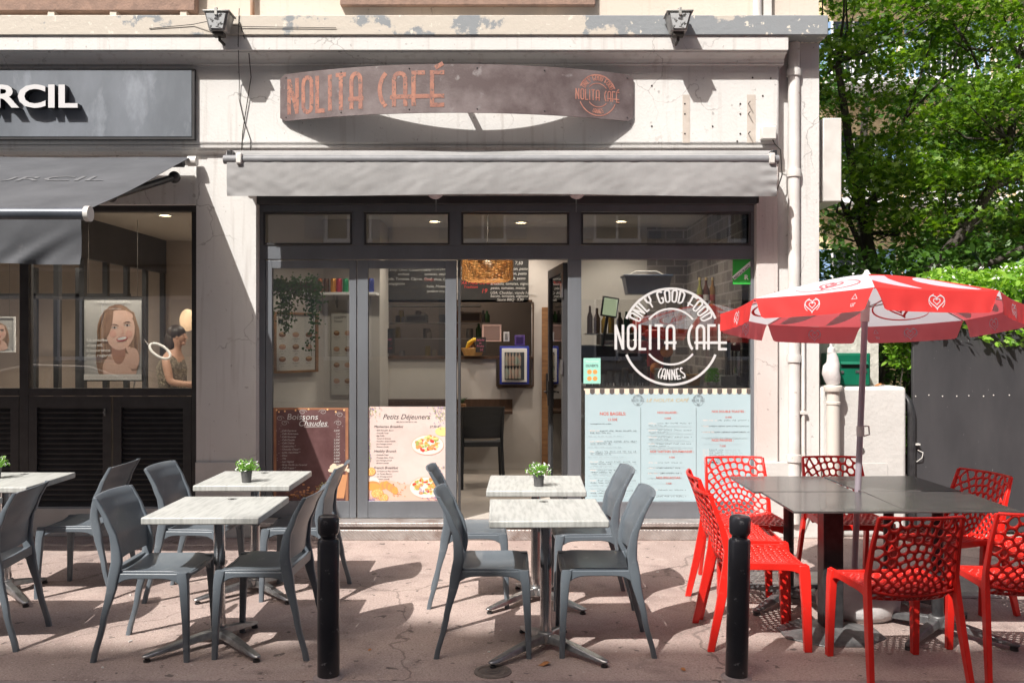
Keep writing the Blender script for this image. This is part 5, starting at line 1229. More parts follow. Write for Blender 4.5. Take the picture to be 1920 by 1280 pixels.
#@@INTERIOR
# ------------------------------------------------------------------ inside the cafe
def board(px0, px1, py0, py1, rows, name, label, Y=2.98):
    x0, x1, z0, z1 = X(px0, Y), X(px1, Y), Z(py1, Y), Z(py0, Y); b = MB(); b.box(x0, x1, Y, Y + .018, z0, z1); b.map = xz(x0, z0, Y - .002); k = (Y + CD) / F
    for c, u, v, h, s_ in rows: b.cur = c; b.text(s_, u * k, v * k, h * k, shear=.2)
    return tag(b.build(name, [M['chalk'], M['chalkwhite'], M['chalkred']], smooth=0), label, 'chalkboard')
board(716, 838, 496, 566, [(1, 10, 58, 5, 'Kenny: Olive, Coulommiers,'), (1, 30, 50, 5, 'anchois'), (1, 4, 41, 5, 'Salade, Tomates, Câpres, Oeuf'), (1, 6, 32, 5, 'champignons'), (1, 80, 60, 5, 'Louise de poulet, Cheddar'), (1, 80, 50, 5, 'tomates, oeuf au plat, Câpres'), (2, 80, 40, 5, 'Tanty:'), (1, 98, 40, 5, 'thon, Cheddar'), (1, 84, 27, 5, 'Italia, Mozzarella'), (1, 84, 18, 5, 'jambon cru, tomates')], 'chalkboard', 'chalkboard menu on the back wall seen through the second door')
board(858, 991, 485, 566, [(1, 108, 70, 6, '7,50'), (1, 66, 60, 5, 'tomates, oignon, pesto'), (1, 66, 51, 5, 'tomates, bacon, pesto'), (1, 66, 42, 5, 'tomates, steak, pesto'), (2, 3, 33, 6, 'TARTARE DE BOEUF'), (2, 12, 26, 5, 'Tradition'), (2, 46, 17, 8, '19'), (1, 62, 32, 5, 'Bresaola, tomates, oignons'), (1, 62, 24, 5, 'pesto, tomates, mozza'), (1, 62, 15, 5, 'USA: Cheddar, viande hachée'), (1, 62, 9, 5, 'bacon, tomates, oignons'), (1, 74, 2, 5, 'Sauce BBQ'), (1, 112, 2, 5, '9,90'), (1, 2, 62, 5, 'Saumon'), (1, 2, 52, 5, 'Thon'), (1, 2, 43, 5, 'Crudités')], 'chalkboard', 'chalkboard menu behind the wicker lamp, seen through the open doorway')
def chart(px0, px1, py0, py1, framed, label):
    Y = 1.95 if framed else 2.27; x0, x1, z0, z1 = X(px0, Y), X(px1, Y), Z(py1, Y), Z(py0, Y); W, H = x1 - x0, z1 - z0
    t = thing('drinks_chart', label, 'poster'); b = MB(); b.box(x0, x1, Y, Y + .02, z0, z1); b.map = xz(x0, z0, Y - .002); b.cur = 1
    b.text('HAPPY', .03, H - .07, .035, shear=.3, width=.14); b.text('hour', .03, H - .105, .03, shear=.3, width=.1)
    nc = 3 if framed else 2; nr = 3 if framed else 4
    for r in range(nr):
        for c in range(nc):
            u = W * (c + .5) / nc; v = H - .17 - (H - .2) * (r + .3) / nr; b.map = xz(x0, z0, Y - .003); b.cur = 2 + (r + c) % 2
            b.disc(u, v, .033, .028, 12); b.map = xz(x0, z0, Y - .004); b.cur = 4; b.disc(u, v + .012, .026, .010, 12); b.cur = 1; b.lines(u - .03, v - .05, .06, .010); b.lines(u - .012, v - .075, .024, .010)
    b.build('sheet', [matc('grey white chart', .45, .44, .41), M['ink'], matc('cup brown', .18, .08, .04), matc('cup pink', .35, .2, .15), matc('coffee cream', .42, .28, .16)], t, smooth=0)
    if framed:
        b = MB(); f = .022; b.box(x0 - f, x0, Y - .02, Y + .02, z0 - f, z1 + f); b.box(x1, x1 + f, Y - .02, Y + .02, z0 - f, z1 + f); b.box(x0, x1, Y - .02, Y + .02, z0 - f, z0); b.box(x0, x1, Y - .02, Y + .02, z1, z1 + f); b.build('frame', M['wood'], t)
        ca = math.atan2(2.3 - 1.57, X(606, 2.3) + 2.56); cx = (x0 + x1) / 2; c_ = Matrix.Translation((cx, Y, 0)) @ Matrix.Rotation(ca, 4, 'Z') @ Matrix.Scale(1.42, 4, (1, 0, 0)) @ Matrix.Translation((-cx, -Y, 0))
        for o in t.children: o.data.transform(c_)
        t.location = (-.012, -.035, 0)
chart(524, 592, 590, 694, True, 'coffee chart in an oak frame inside the cafe, behind the hanging ivy')
chart(621, 662, 586, 740, False, 'tall frameless coffee chart inside the cafe, right of the framed one')
Y = 2.1; t = thing('wall_shelf', 'white wall shelf above the coffee charts', 'shelf')
b = MB(); b.box(X(560, Y), X(706, Y), Y - .04, 2.299, Z(553, Y), Z(548, Y)); b.build('board', M['white'], t, bevel=.003)
for px in (626, 690): b = MB(); b.tube([(X(px, Y), Y, Z(553, Y)), (X(px, Y), 2.27, Z(575, Y)), (X(px, Y), 2.28, Z(553, Y))], .008, 6); b.build('bracket', M['castalu'], t)
def can(px, c1, cn, big=0, Y=2.12):
    t = thing('drink_can', cn + ' drink can on the white shelf', 'can', (X(px, Y), Y, Z(548, Y) + .001), 0, 'drinks on the white shelf')
    b = MB(); b.lathe([(.001, 0), (.026, 0), (.031, .008), (.031, .13), (.025, .145), (.001, .145)], n=16); b.build('body', matc(cn + ' can', *c1, rough=.3, metal=.3), t); b = MB(); b.lathe([(.024, .146), (.026, .149), (.001, .147)], n=16); b.build('lid', M['castalu'], t)
can(612, (.12, .06, .03), 'dark brown'); can(625, (.7, .3, .03), 'orange'); can(636, (.6, .04, .08), 'red'); can(648, (.01, .3, .12), 'green'); can(696, (.05, .08, .35), 'blue'); can(600, (.5, .12, .03), 'rust'); can(590, (.35, .02, .03), 'dark red'); can(706, (.03, .14, .4), 'light blue') if 0 else None
# hanging ivy
rnd = random.Random(4); t = thing('hanging_ivy', 'trailing ivy spilling over the white shelf inside the first door', 'plant'); b = MB(); st = MB()
for k in range(30):
    Yp = 1.3 + rnd.uniform(-.1, .15); x = X(rnd.uniform(514, 604), Yp); z = Z(rnd.uniform(520, 545), Yp); L = rnd.choice([.08, .15, .2, .3, .5]) * (1.3 if x > X(560, Yp) else .9); P = []
    for j in range(9): P.append((x + .02 * math.sin(j + k), Yp - .03 * math.sin(j * .5), z - L * j / 8)); 
    st.tube(P, .002, 4)
    for j in range(int(16 + L * 110)):
        q = rnd.random(); i = int(q * 7.9); p = Vector(P[i]) + Vector((rnd.gauss(0, .03), rnd.gauss(0, .02), rnd.gauss(0, .02))); d = Vector((rnd.gauss(0, 1), rnd.gauss(0, .4), -1)).normalized(); s_ = d.cross(Vector((0, -1, .3))).normalized(); l = rnd.uniform(.012, .026)
        b.add([tuple(p), tuple(p + d * l * .4 + s_ * l * .6), tuple(p + d * l * 1.3), tuple(p + d * l * .4 - s_ * l * .6)], [(0, 1, 2, 3)])
b.build('leaves', leafmat('ivy leaf', (.02, .06, .015), (.05, .13, .03)), t, smooth=0); st.build('stem', M['wire'], t)
b = MB(); b.box(X(514, 1.4), X(602, 1.4), 1.36, 1.46, Z(543, 1.4), Z(530, 1.4)); b.build('planter', M['dwood'], t)
# wicker lamp
t = thing('wicker_lamp', 'wicker drum pendant lamp hanging inside the open doorway', 'lamp', (X(914, 1.4), 1.4, 0))
b = MB(); z0, z1 = Z(527, 1.4), Z(527, 1.4) + .30; rr = .25
for j in range(22):
    z = z0 + (z1 - z0) * j / 21; r = rr * (1 - .1 * (abs(j - 12) / 12) ** 2) * (.9 if j == 0 else 1)
    b.tube([((r + .004 * math.sin(k * 9 + j * 3)) * math.cos(2 * math.pi * k / 48), (r + .004 * math.sin(k * 9 + j * 3)) * math.sin(2 * math.pi * k / 48), z + .003 * math.sin(k * 2.3 + j)) for k in range(48)], .0052, 5, closed=True)
for k in range(44): a = 2 * math.pi * k / 44; b.tube([(rr * 1.0 * math.cos(a), rr * math.sin(a), z0 + .01), (rr * math.cos(a + .05), rr * math.sin(a + .05), (z0 + z1) / 2), (rr * .93 * math.cos(a), rr * .93 * math.sin(a), z1)], .003, 4)
b.build('shade', matc('wicker cane', .62, .32, .10, rough=.6, c2=(.74, .44, .16), scale=20), t)
b = MB(); b.ball((0, 0, z0 + .15), .05, .05, .06); b.build('bulb', matc('frosted bulb', .7, .6, .45), t); b = MB(); b.tube([(0, 0, z0 + .2), (0, 0, 2.95)], .004, 6); b.build('cord', M['wire'], t)
# hatch contents
def simple(name, label, cat, parts, group=None):
    t = thing(name, label, cat, (0, 0, 0), 0, group)
    for nm, m, f in parts: b = MB(); f(b); b.build(nm, m, t, bevel=.004)
    return t
YH = 3.15
def pbox(p0, p1, q0, q1, y0, y1): return lambda b: b.box(X(p0, y0), X(p1, y0), y0, y1, Z(q1, y0), Z(q0, y0))
simple('countertop_fridge', 'small glass-door drinks fridge with blue frame on the hatch corner', 'fridge', [
    ('body', matc('blue fridge frame', .03, .05, .35, rough=.4), pbox(937, 992, 649, 720, 2.75, 3.0)), ('door_frame', M['white'], pbox(941, 988, 653, 716, 2.73, 2.749)), ('glass', matc('dark fridge interior', .06, .07, .08, rough=.15), pbox(946, 983, 660, 712, 2.722, 2.729)),
    ('bottle_row', matc('bottle glass green', .20, .26, .23, rough=.2, c2=(.32, .2, .16), scale=14), lambda b: [b.lathe([(.001, 0), (.018, 0), (.018, .1), (.008, .13), (.008, .15), (.001, .15)], (X(950 + 6 * k, 2.7), 2.70, Z(710 - 24 * j, 2.7)), 10) for k in range(5) for j in range(2)])])
for i, (p0, p1, q0, q1, c, n_, cat) in enumerate(((904, 940, 608, 640, (.55, .38, .34), 'pink bread machine standing behind the hatch', 'machine'), (862, 902, 585, 604, (.10, .07, .05), 'dark microwave on the hatch shelf', 'microwave'), (944, 955, 622, 640, (.5, .5, .52), 'white card box with dark emblem on top of the fridge', 'box'), (965, 984, 628, 647, (.1, .06, .25), 'purple leaflet box on top of the fridge', 'box'), (760, 800, 590, 604, (.1, .1, .1), 'black tray on the kitchen shelf behind the second door', 'tray'))):
    b = MB(); y0 = YH if i < 2 or i == 4 else 2.8; b.box(X(p0, y0), X(p1, y0), y0, y0 + .2, Z(q1, y0), Z(q0, y0)); b.cur = 1; b.box(X(p0 + 3, y0), X(p1 - 3, y0), y0 - .004, y0 - .0005, Z(q1 - 3, y0), Z(q0 + 3, y0))
    tag(b.build('machine' if cat == 'machine' else cat.replace(' ', '_'), [matc(n_[:12], *c, rough=.4), matc(n_[:12] + ' front', *[v * .4 for v in c], rough=.2)], bevel=.004), n_, cat)
t = thing('kitchen_shelving', 'dark kitchen shelves with pale boards behind the serving hatch', 'shelving')
for q in (572, 604, 634):
    b = MB(); b.box(X(705, 3.5), X(900, 3.5), 3.5, 3.9, Z(q + 2, 3.5), Z(q, 3.5)); b.build('board', M['offwhite'], t)
rnd = random.Random(8); jm = [matc('jar a', .4, .3, .1), matc('jar b', .3, .3, .3, rough=.2), matc('jar c', .12, .1, .08), matc('jar d', .45, .4, .33)]
for i in range(22):
    q = (604, 634, 668)[i % 3]; y = 3.65; x = X(rnd.uniform(712, 890), y); h_ = rnd.uniform(.07, .15); r = rnd.uniform(.03, .05)
    b = MB(); b.lathe([(.001, 0), (r, 0), (r, h_ * .8), (r * .8, h_), (.001, h_)], n=14); tag(b.build('jar', jm[i % 4], loc=(x, y, Z(q, 3.5) + .002)), 'kitchen jar or tub on the dark shelves behind the hatch', 'jar', 'jars on the kitchen shelves')
t = thing('fruit_basket', 'wicker basket of bananas and fruit on the hatch counter', 'basket', (X(886, 2.9), 2.98, Z(667, 2.9)))
b = MB(); b.lathe([(.1, 0), (.13, .06), (.14, .09), (.13, .09), (.09, .01)], n=20); b.build('basket', matc('wicker cane', .5, .26, .08), t)
for k in range(4): b = MB(); b.tube([(-.08 + .02 * k, -.02, .07 + .02 * k), (-.05 + .02 * k, -.05, .15 + .015 * k), (.02 + .02 * k, -.06, .19), (.08, -.04, .17)], [.008, .018, .018, .008], 8); b.build('banana', matc('banana yellow', .7, .48, .05, rough=.5), t)
b = MB(); Yc = 2.84; b.box(X(892, Yc), X(911, Yc), Yc, Yc + .006, Z(660, Yc), Z(632, Yc)); b.map = xz(X(892, Yc), Z(660, Yc), Yc - .002); b.cur = 1; b.text('Salade', .01, .13, .022, width=.09); b.text('de', .04, .095, .02); b.text('Fruits', .015, .06, .022, width=.08); b.text('5€', .05, .015, .025)
tag(b.build('price_card', [M['chalk'], matc('pink chalk', .6, .15, .25)], smooth=0), 'black price card with pink lettering beside the fruit basket', 'price card')
b = MB(); Yc = 2.92; b.box(X(712, Yc), X(740, Yc), Yc, Yc + .01, Z(662, Yc), Z(616, Yc)); b.map = xz(X(712, Yc), Z(662, Yc), Yc - .002); b.cur = 1; b.text('Give', .02, .22, .03); b.cur = 2; b.text('us your', .02, .15, .028, width=.12); b.cur = 3; b.lines(.02, .1, .12, .02); b.lines(.02, .05, .12, .02)
tag(b.build('chalkboard', [M['chalk'], M['chalkwhite'], matc('pink chalk', .6, .15, .25), M['chalkred']], smooth=0), 'small chalk sign leaning on the hatch counter, seen through the second door', 'chalkboard')
# wall table, chair, plant inside
b = MB(); Yc = 2.6; b.box(X(722, Yc), X(961, Yc), Yc, 2.999, Z(776, Yc), Z(770, Yc)); tag(b.build('wall_table', M['dwood'], bevel=.003), 'narrow dark wood wall table inside the cafe', 'table')
b = MB(); b.box(X(716, 2.97), X(961, 2.97), 2.975, 2.999, Z(769, 2.97), Z(748, 2.97)); tag(b.build('wall_panel', M['dwood']), 'dark wood splash panel above the wall table', 'panel')
t = thing('potted_plant', 'tiny spiky plant in a wooden pot on the wall table inside', 'potted plant', (X(867, 2.7), 2.7, Z(770, 2.7) + .001))
b = MB(); b.box(-.04, .04, -.04, .04, 0, .08); b.build('pot', M['wood'], t, bevel=.004); b = MB()
for k in range(12): a = k * 2.4; b.tube([(0, 0, .08), (.03 * math.cos(a), .03 * math.sin(a), .13), (.06 * math.cos(a), .06 * math.sin(a), .15)], [.006, .004, .001], 5)
b.build('leaves', matc('spiky leaf', .05, .09, .04), t)
dc = grey_chair('chair', 'dark anthracite chair inside the cafe, seen through the open doorway', M['darkchair'], 'dark chairs inside the cafe'); dc.location = (X(903, 1.85), 1.85, .13); dc.rotation_euler = (0, 0, R(5))
dup(dc, (X(780, 2.0), 2.0, .13), R(0), 'dark anthracite chair inside the cafe, behind the breakfast poster'); dup(dc, (X(600, 1.5), 1.5, .13), R(20), 'dark anthracite chair inside the cafe, behind the hot drinks poster')
# counter behind the big window
t = thing('counter', 'service counter behind the lower half of the big window', 'counter')
b = MB(); b.box(X(1098, .4), XJ - .01, .35, .95, .14, 1.2); b.build('body', M['winwhite'], t); b = MB(); b.box(X(1096, .4), XJ - .01, .3, 1.0, 1.201, 1.235); b.build('top', M['castalu'], t, bevel=.003)
gm = glassmat('drinking glass', .25); ZC = 1.236
def tumbler(px, y, h_, r, i):
    b = MB(); b.lathe([(.001, 0), (r * .8, 0), (r, h_), (r * .93, h_), (r * .74, .006), (.001, .006)], n=18); tag(b.build('glass', gm, loc=(X(px, y), y, ZC)), 'clear drinking glass standing on the counter behind the big window', 'glass', 'drinking glasses on the counter')
for i, (px, y, h_, r) in enumerate(((1104, .42, .1, .032), (1117, .42, .11, .032), (1131, .42, .1, .032), (1144, .45, .13, .03), (1158, .42, .12, .034), (1172, .45, .16, .03), (1186, .42, .11, .034), (1199, .45, .14, .03), (1212, .45, .17, .034), (1137, .6, .1, .03), (1166, .6, .12, .03), (1193, .6, .12, .03))): tumbler(px, y, h_, r, i)
for j, px in enumerate((1240, 1268)):
    t = thing('plate_stack', ['left stack of pale plates on the counter', 'right stack of pale plates on the counter'][j], 'plates', (X(px, .5), .5, ZC), 0, 'stacks of plates')
    for k in range(9 - j * 2): b = MB(); b.lathe([(.001, 0), (.04, 0), (.066, .01), (.068, .013), (.04, .006), (.001, .005)], (0, 0, k * .017), 24); b.build('plate', matc('pale glazed plate', .5, .55, .52, rough=.2), t)
t = thing('wicker_basket', 'small wicker basket on the counter', 'basket', (X(1300, .5), .5, ZC)); b = MB()
for k in range(9): b.tube([((.05 + k * .0015) * math.cos(a * .4488), (.05 + k * .0015) * math.sin(a * .4488), .006 + k * .011) for a in range(14)], .006, 6, closed=True)
b.build('weave', matc('wicker cane', .5, .26, .08), t)
rnd = random.Random(3); t = thing('potted_herb', 'bright green potted herb on the counter', 'potted plant', (X(1335, .48), .48, ZC)); b = MB()
for k in range(420):
    a = rnd.uniform(0, 6.28); r = .065 * math.sqrt(rnd.random()); z = rnd.uniform(.02, .14) ; p = Vector((r * math.cos(a) * (1.1 - z * 2), r * math.sin(a), z + .01)); d = Vector((rnd.gauss(0, 1), rnd.gauss(0, 1), 1)).normalized(); s_ = d.cross(Vector((0, -1, 0))).normalized(); l = .011
    b.add([tuple(p), tuple(p + d * l * .6 + s_ * l * .5), tuple(p + d * l * 1.3), tuple(p + d * l * .6 - s_ * l * .5)], [(0, 1, 2, 3)])
b.build('foliage', leafmat('herb leaf', (.08, .30, .03), (.18, .5, .07)), t, smooth=0); b = MB(); b.lathe([(.001, 0), (.03, 0), (.035, .03), (.001, .03)], n=14); b.build('pot', M['white'], t)
b = MB(); b.box(X(1352, .5), X(1381, .5), .5, .6, ZC, Z(704, .5)); tag(b.build('container', matc('frosted box', .35, .36, .34, rough=.3), bevel=.006), 'square frosted container on the counter right of the herb', 'container')
t = thing('coffee_grinder', 'tall black and steel drink mixer at the right end of the counter', 'machine', (X(1385, .62), .62, ZC))
b = MB(); b.lathe([(.001, .08), (.062, .08), (.066, .12), (.066, .30), (.06, .31), (.001, .31)], n=24); b.build('jug', M['chrome'], t); b = MB(); b.lathe([(.001, .311), (.07, .311), (.072, .36), (.05, .38), (.001, .38)], n=24); b.build('lid', matc('dark red lid', .16, .02, .03, rough=.3), t)
b = MB(); b.box(-.09, .09, -.08, .1, 0, .079); b.box(-.11, -.075, -.02, .06, .0795, .4); b.build('base', M['black'], t, bevel=.01); b = MB(); b.tube([(.067, -.02, .27), (.11, -.03, .25), (.11, -.03, .13), (.067, -.02, .11)], .01, 8); b.build('handle', M['black'], t)
t = thing('coffee_machine', 'wide dark espresso machine with chrome trim behind the window', 'machine', (X(1200, 1.3), 1.3, ZC - .15))
b = MB(); b.box(-.38, .30, 0, .5, 0, .62); b.build('body', M['black'], t, bevel=.015); b = MB(); b.box(-.36, .28, -.03, -.001, .42, .55); b.box(-.36, .28, -.12, -.001, .02, .06); b.build('panel', M['chrome'], t, bevel=.005)
for x in (-.22, .05): b = MB(); b.tube([(x, -.06, .40), (x, -.06, .33)], .03, 12); b.tube([(x, -.06, .36), (x, -.2, .34)], .012, 8); b.build('group_head', M['black'], t)
t = thing('fridge_column', 'tall black appliance column behind the open door leaf', 'appliance', (X(1105, .9), 1.2, .14)); b = MB(); b.box(-.08, .28, 0, .5, 0, 1.45); b.build('body', M['black'], t, bevel=.01); b = MB(); b.box(-.05, .25, -.012, -.001, .9, 1.35); b.build('door', matc('dark fridge interior', .06, .07, .08), t)
t = thing('till_screen', 'tilted till screen glowing pale green behind the window', 'screen', (X(1141, 1.0), 1.0, Z(590, 1.0)))
b = MB(); b.box(-.075, .085, 0, .025, -.02, .17); b.build('bezel', M['black'], t, bevel=.004); b = MB(); b.box(-.062, .072, -.003, -.0005, -.005, .155); b.build('display', matc('lit display', .3, .4, .2, emit=(.55, .62, .4), es=.55), t); b = MB(); b.tube([(0, .03, 0), (0, .05, -.3)], .015, 8); b.build('stand', M['black'], t); t.rotation_euler = (0, R(8), R(12))
t = thing('crate', 'blue plastic crate on top of the espresso machine', 'crate', (X(1212, 1.5), 1.5, Z(552, 1.5)))
b = MB(); b.rings([[(-.2, -.12, 0), (.2, -.12, 0), (.2, .12, 0), (-.2, .12, 0)], [(-.23, -.14, .17), (.23, -.14, .17), (.23, .14, .17), (-.23, .14, .17)]]); b.box(-.245, .245, -.155, .155, .17, .19); b.build('tub', matc('slate blue plastic', .07, .10, .16, rough=.4), t, bevel=.006); b = MB(); b.tube([(-.18, 0, .19), (-.1, 0, .23), (.1, 0, .23), (.18, 0, .19)], .008, 8); b.build('handle', M['offwhite'], t)
t = thing('orange_press', 'red fruit press behind the round decal', 'machine', (X(1245, .85), .85, ZC)); b = MB(); b.box(-.13, .0, 0, .2, 0, .4); b.box(-.15, .1, -.05, .2, .401, .5); b.build('body', matc('machine red', .45, .03, .02, rough=.3), t, bevel=.02); b = MB(); b.ball((.02, -.02, .3), .06, .06, .06); b.ball((-.08, -.03, .14), .055, .055, .055); b.build('fruit', matc('orange fruit', .8, .25, .03), t)
t = thing('bottle_shelf', 'shelf of spirit bottles on the brick wall at the right of the window', 'shelf')
Yb = 1.5; b = MB(); b.box(X(1300, Yb), XJ - .01, Yb - .02, Yb + .25, Z(577, Yb), Z(573, Yb)); b.build('board', M['dwood'], t)
for i in range(8):
    y = Yb + .06; c = ((.3, .3, .08), (.1, .03, .02), (.3, .16, .05), (.05, .1, .04), (.4, .38, .3), (.12, .02, .03), (.2, .1, .03), (.04, .05, .06))[i]
    t = thing('bottle', ['pale yellow', 'dark brown', 'amber', 'dark green', 'cream', 'wine red', 'whisky brown', 'black'][i] + ' bottle on the shelf before the brick wallpaper', 'bottle', (X(1312 + i * 12, y), y, Z(573, Yb) + .002), 0, 'bottles on the shelf')
    b = MB(); b.lathe([(.001, 0), (.032, 0), (.032, .15 + .01 * (i % 3)), (.012, .21), (.012, .27), (.001, .27)], n=14); b.build('body', matc('bottle %d' % i, *c, rough=.15), t); b = MB(); b.lathe([(.0325, .05), (.0328, .11)], n=14); b.build('wrapper', M['paper'] if i % 2 else matc('red label', .4, .05, .04), t); b = MB(); b.lathe([(.0135, .255), (.0135, .285), (.001, .285)], n=10); b.build('cap', M['inkgold'], t)

rnd = random.Random(31)
for i in range(14):
    y = 1.62; x = X(1108 + i * 13 + rnd.uniform(-2, 2), y); c = rnd.choice(((.05, .03, .02), (.2, .08, .02), (.02, .05, .03), (.25, .22, .18), (.12, .02, .02), (.3, .2, .05))); h_ = rnd.uniform(.2, .3); r = rnd.uniform(.028, .036)
    b = MB(); b.lathe([(.001, 0), (r, 0), (r, h_ * .6), (r * .4, h_ * .8), (r * .4, h_), (.001, h_)], n=12); tag(b.build('bottle', matc('syrup %d' % i, *c, rough=.15), loc=(x, y, ZC + .471 - .0)), 'syrup bottle in the row on top of the dark espresso machine', 'bottle', 'syrup bottles on the espresso machine')
t = thing('back_counter', 'dark back counter carrying the espresso machine', 'counter'); b = MB(); b.box(X(1100, 1.25), XJ - .02, 1.25, 1.95, .14, ZC - .152); b.build('body', M['dwood'], t)
t = thing('machine_shelf', 'steel shelf over the espresso machine holding syrup bottles', 'shelf'); b = MB(); b.box(X(1100, 1.5), X(1296, 1.5), 1.5, 1.78, ZC + .455, ZC + .47); b.build('board', M['castalu'], t)
for i in range(9):
    x = X(1262 + i * 14, .75); t = thing('cup_stack', 'stack of small white cups along the back of the counter', 'cups', (x, .82, ZC), 0, 'cup stacks on the counter')
    for k in range(rnd.choice((2, 3, 4))): b = MB(); b.lathe([(.001, 0), (.022, 0), (.034, .045), (.031, .045), (.018, .004), (.001, .004)], (0, 0, k * .03), 16); b.build('cup', M['offwhite'], t)
for i in range(12):
    q = rnd.choice((604, 634, 668)); y = 3.62; x = X(rnd.uniform(846, 930), y); c = rnd.choice(((.3, .12, .05), (.1, .1, .1), (.25, .25, .2), (.05, .12, .05))); h_ = rnd.uniform(.1, .2)
    b = MB(); b.lathe([(.001, 0), (.035, 0), (.035, h_ * .6), (.014, h_ * .8), (.014, h_), (.001, h_)], n=12); tag(b.build('bottle', matc('kitchen bottle %d' % (i % 4), *c, rough=.2), loc=(x, y, Z(q, 3.5) + .002)), 'dark bottle on the kitchen shelves behind the hatch', 'bottle', 'bottles on the kitchen shelves')

# ------------------------------------------------------------------ inside the left shop
def ad(px0, px1, py0, py1, Y, main, label):
    x0, x1, z0, z1 = X(px0, Y), X(px1, Y), Z(py1, Y), Z(py0, Y); W, H = x1 - x0, z1 - z0; t = thing('advert_poster', label, 'poster')
    b = MB(); f = .012; b.box(x0 - f, x0, Y - .008, Y + .012, z0 - f, z1 + f); b.box(x1, x1 + f, Y - .008, Y + .012, z0 - f, z1 + f); b.box(x0, x1, Y - .008, Y + .012, z0 - f, z0); b.box(x0, x1, Y - .008, Y + .012, z1, z1 + f); b.build('frame', M['black'] if main else M['white'], t)
    mats = [matc('poster grey', .50, .495, .49), matc('hair print', .22, .12, .08, c2=(.38, .23, .15), scale=18, stretch=(4, 1, .5)), matc('skin print', .78, .50, .40, c2=(.84, .58, .48), scale=5), M['white'], matc('brow print', .07, .035, .025), matc('lip print', .5, .1, .1), matc('skin shadow print', .48, .25, .18), matc('poster foot', .85, .84, .83), matc('hair light print', .42, .27, .17), matc('blush skin print', .80, .46, .38)]
    b = MB(); b.auto = 2e-5; lay = lambda k: (setattr(b, 'map', xz(x0, z0, Y - .0012 * k)), setattr(b, 'dy', 0))
    lay(0); b.rect(0, W, 0, H); b.add([(x0, Y + .004, z0), (x1, Y + .004, z0), (x1, Y + .004, z1), (x0, Y + .004, z1)], [(0, 1, 2, 3)])
    e = lambda u, v, ru, rv, c, k, n=22, rot=0: (lay(k), setattr(b, 'cur', c), b.poly([(min(max(W * (u + ru * math.cos(a) * math.cos(rot) - rv * H / W * math.sin(a) * math.sin(rot)), .0), W), min(max(H * (v + ru * W / H * math.cos(a) * math.sin(rot) + rv * math.sin(a) * math.cos(rot)), 0), H)) for a in [2 * math.pi * i / n for i in range(n)]]))
    cu, cv = (.60, .60) if main else (.45, .55)
    e(cu - .02, cv - .02, .36, .34, 1, 1); e(cu - .2, .3, .2, .34, 1, 1.2); e(cu + .18, .28, .16, .3, 1, 1.3) if main else None
    rr_ = random.Random(6)
    for k in range(46):
        side = rr_.choice((-1, -1, 1)); q = rr_.random(); lay(1.5 + k * .005); b.cur = rr_.choice((1, 4, 8, 8)); u0 = cu + .02 + side * .05 * q; u1 = cu + side * (.24 + .12 * q); u2 = cu + side * (.20 + .2 * q)
        b.ribbon([(min(max(W * u_, .004), W - .004), H * v_) for u_, v_ in ((u0, cv + .31 - .03 * q), (cu + side * (.17 + .1 * q), cv + .22), (u1, cv + .02), (u2, cv - .2), (u2 - side * .04, max(.09, cv - .42 - .1 * rr_.random())))], [.002, .005, .006, .005, .001])
    e(cu + .02, .14, .3, .2, 2, 2); e(cu, cv - .25, .12, .16, 6, 2.2); e(cu + .03, cv, .25, .24, 2, 3, rot=-.12 if main else .1)
    e(cu + .03, cv + .17, .22, .08, 2, 3.2); e(cu - .18, cv + .1, .07, .2, 1, 3.6, rot=-.2)
    for s_ in (-1, 1):
        e(cu + .04 + s_ * .14, cv - .04, .06, .045, 9, 3.9); e(cu + .04 + s_ * .11, cv + .05 + s_ * .015, .045, .012, 3, 4); e(cu + .04 + s_ * .11, cv + .05 + s_ * .015, .017, .012, 4, 4.3); lay(4.4); b.cur = 4
        b.ribbon([(W * (cu + .04 + s_ * .11 + d * .075), H * (cv + .09 + s_ * .015 - d * d * .018 + (s_ * d) * .004)) for d in (-1, -.5, 0, .5, 1)], [.002, .005, .007, .006, .002]); b.ribbon([(W * (cu + .04 + s_ * .11 + d * .06), H * (cv + .064 + s_ * .015 - d * d * .014)) for d in (-1, -.5, 0, .5, 1)], .003)
    lay(4.5); b.cur = 9; b.ribbon([(W * (cu + .05), H * (cv + .05)), (W * (cu + .075), H * (cv - .03)), (W * (cu + .035), H * (cv - .045))], .007)
    if main:
        e(cu + .06, cv - .10, .10, .030, 5, 4.6, rot=.2); e(cu + .06, cv - .095, .085, .018, 3, 4.8, rot=.2)
        e(.86, .26, .1, .13, 2, 5); 
        for k in range(4): e(.76 + k * .05, .37 - k * .012, .025, .055, 2, 5.1 + k * .1, rot=.4)
        lay(5.8); b.cur = 3; b.text("L'ATELIER DU SOURCIL", W / 2, H * .935, .022, width=W * .62, al='c', bold=.02); b.text('PARIS', W / 2, H * .91, .009, al='c'); b.text('Pour un regard unique', W / 2, H * .86, .012, al='c')
        for i, s_ in enumerate(('La courbe', "d'un cil.", "L'assurance", "d'un regard.")): b.text(s_, W * .05, H * (.47 - i * .062), .025, width=W * (.36, .28, .41, .43)[i], bold=.03)
        b.text('Découvrez le Rehaussement Signature', W * .05, H * .22, .009); b.cur = 7; lay(5.5); b.rect(.0, W, 0, H * .07); lay(6.2); b.cur = 6; b.lines(W * .04, H * .03, W * .9, .007)
    else: e(cu + .05, cv - .11, .06, .028, 5, 4.6); e(.5, .1, .3, .08, 2, 5)
    b.build('print', mats, t, smooth=0)
    b = MB()
    for u in ((x0 + .04, x1 - .04)): b.tube([(u, Y, z1 + .012), (u, Y, 2.75)], .0018, 5)
    b.build('hanging_wire', M['wire'], t)
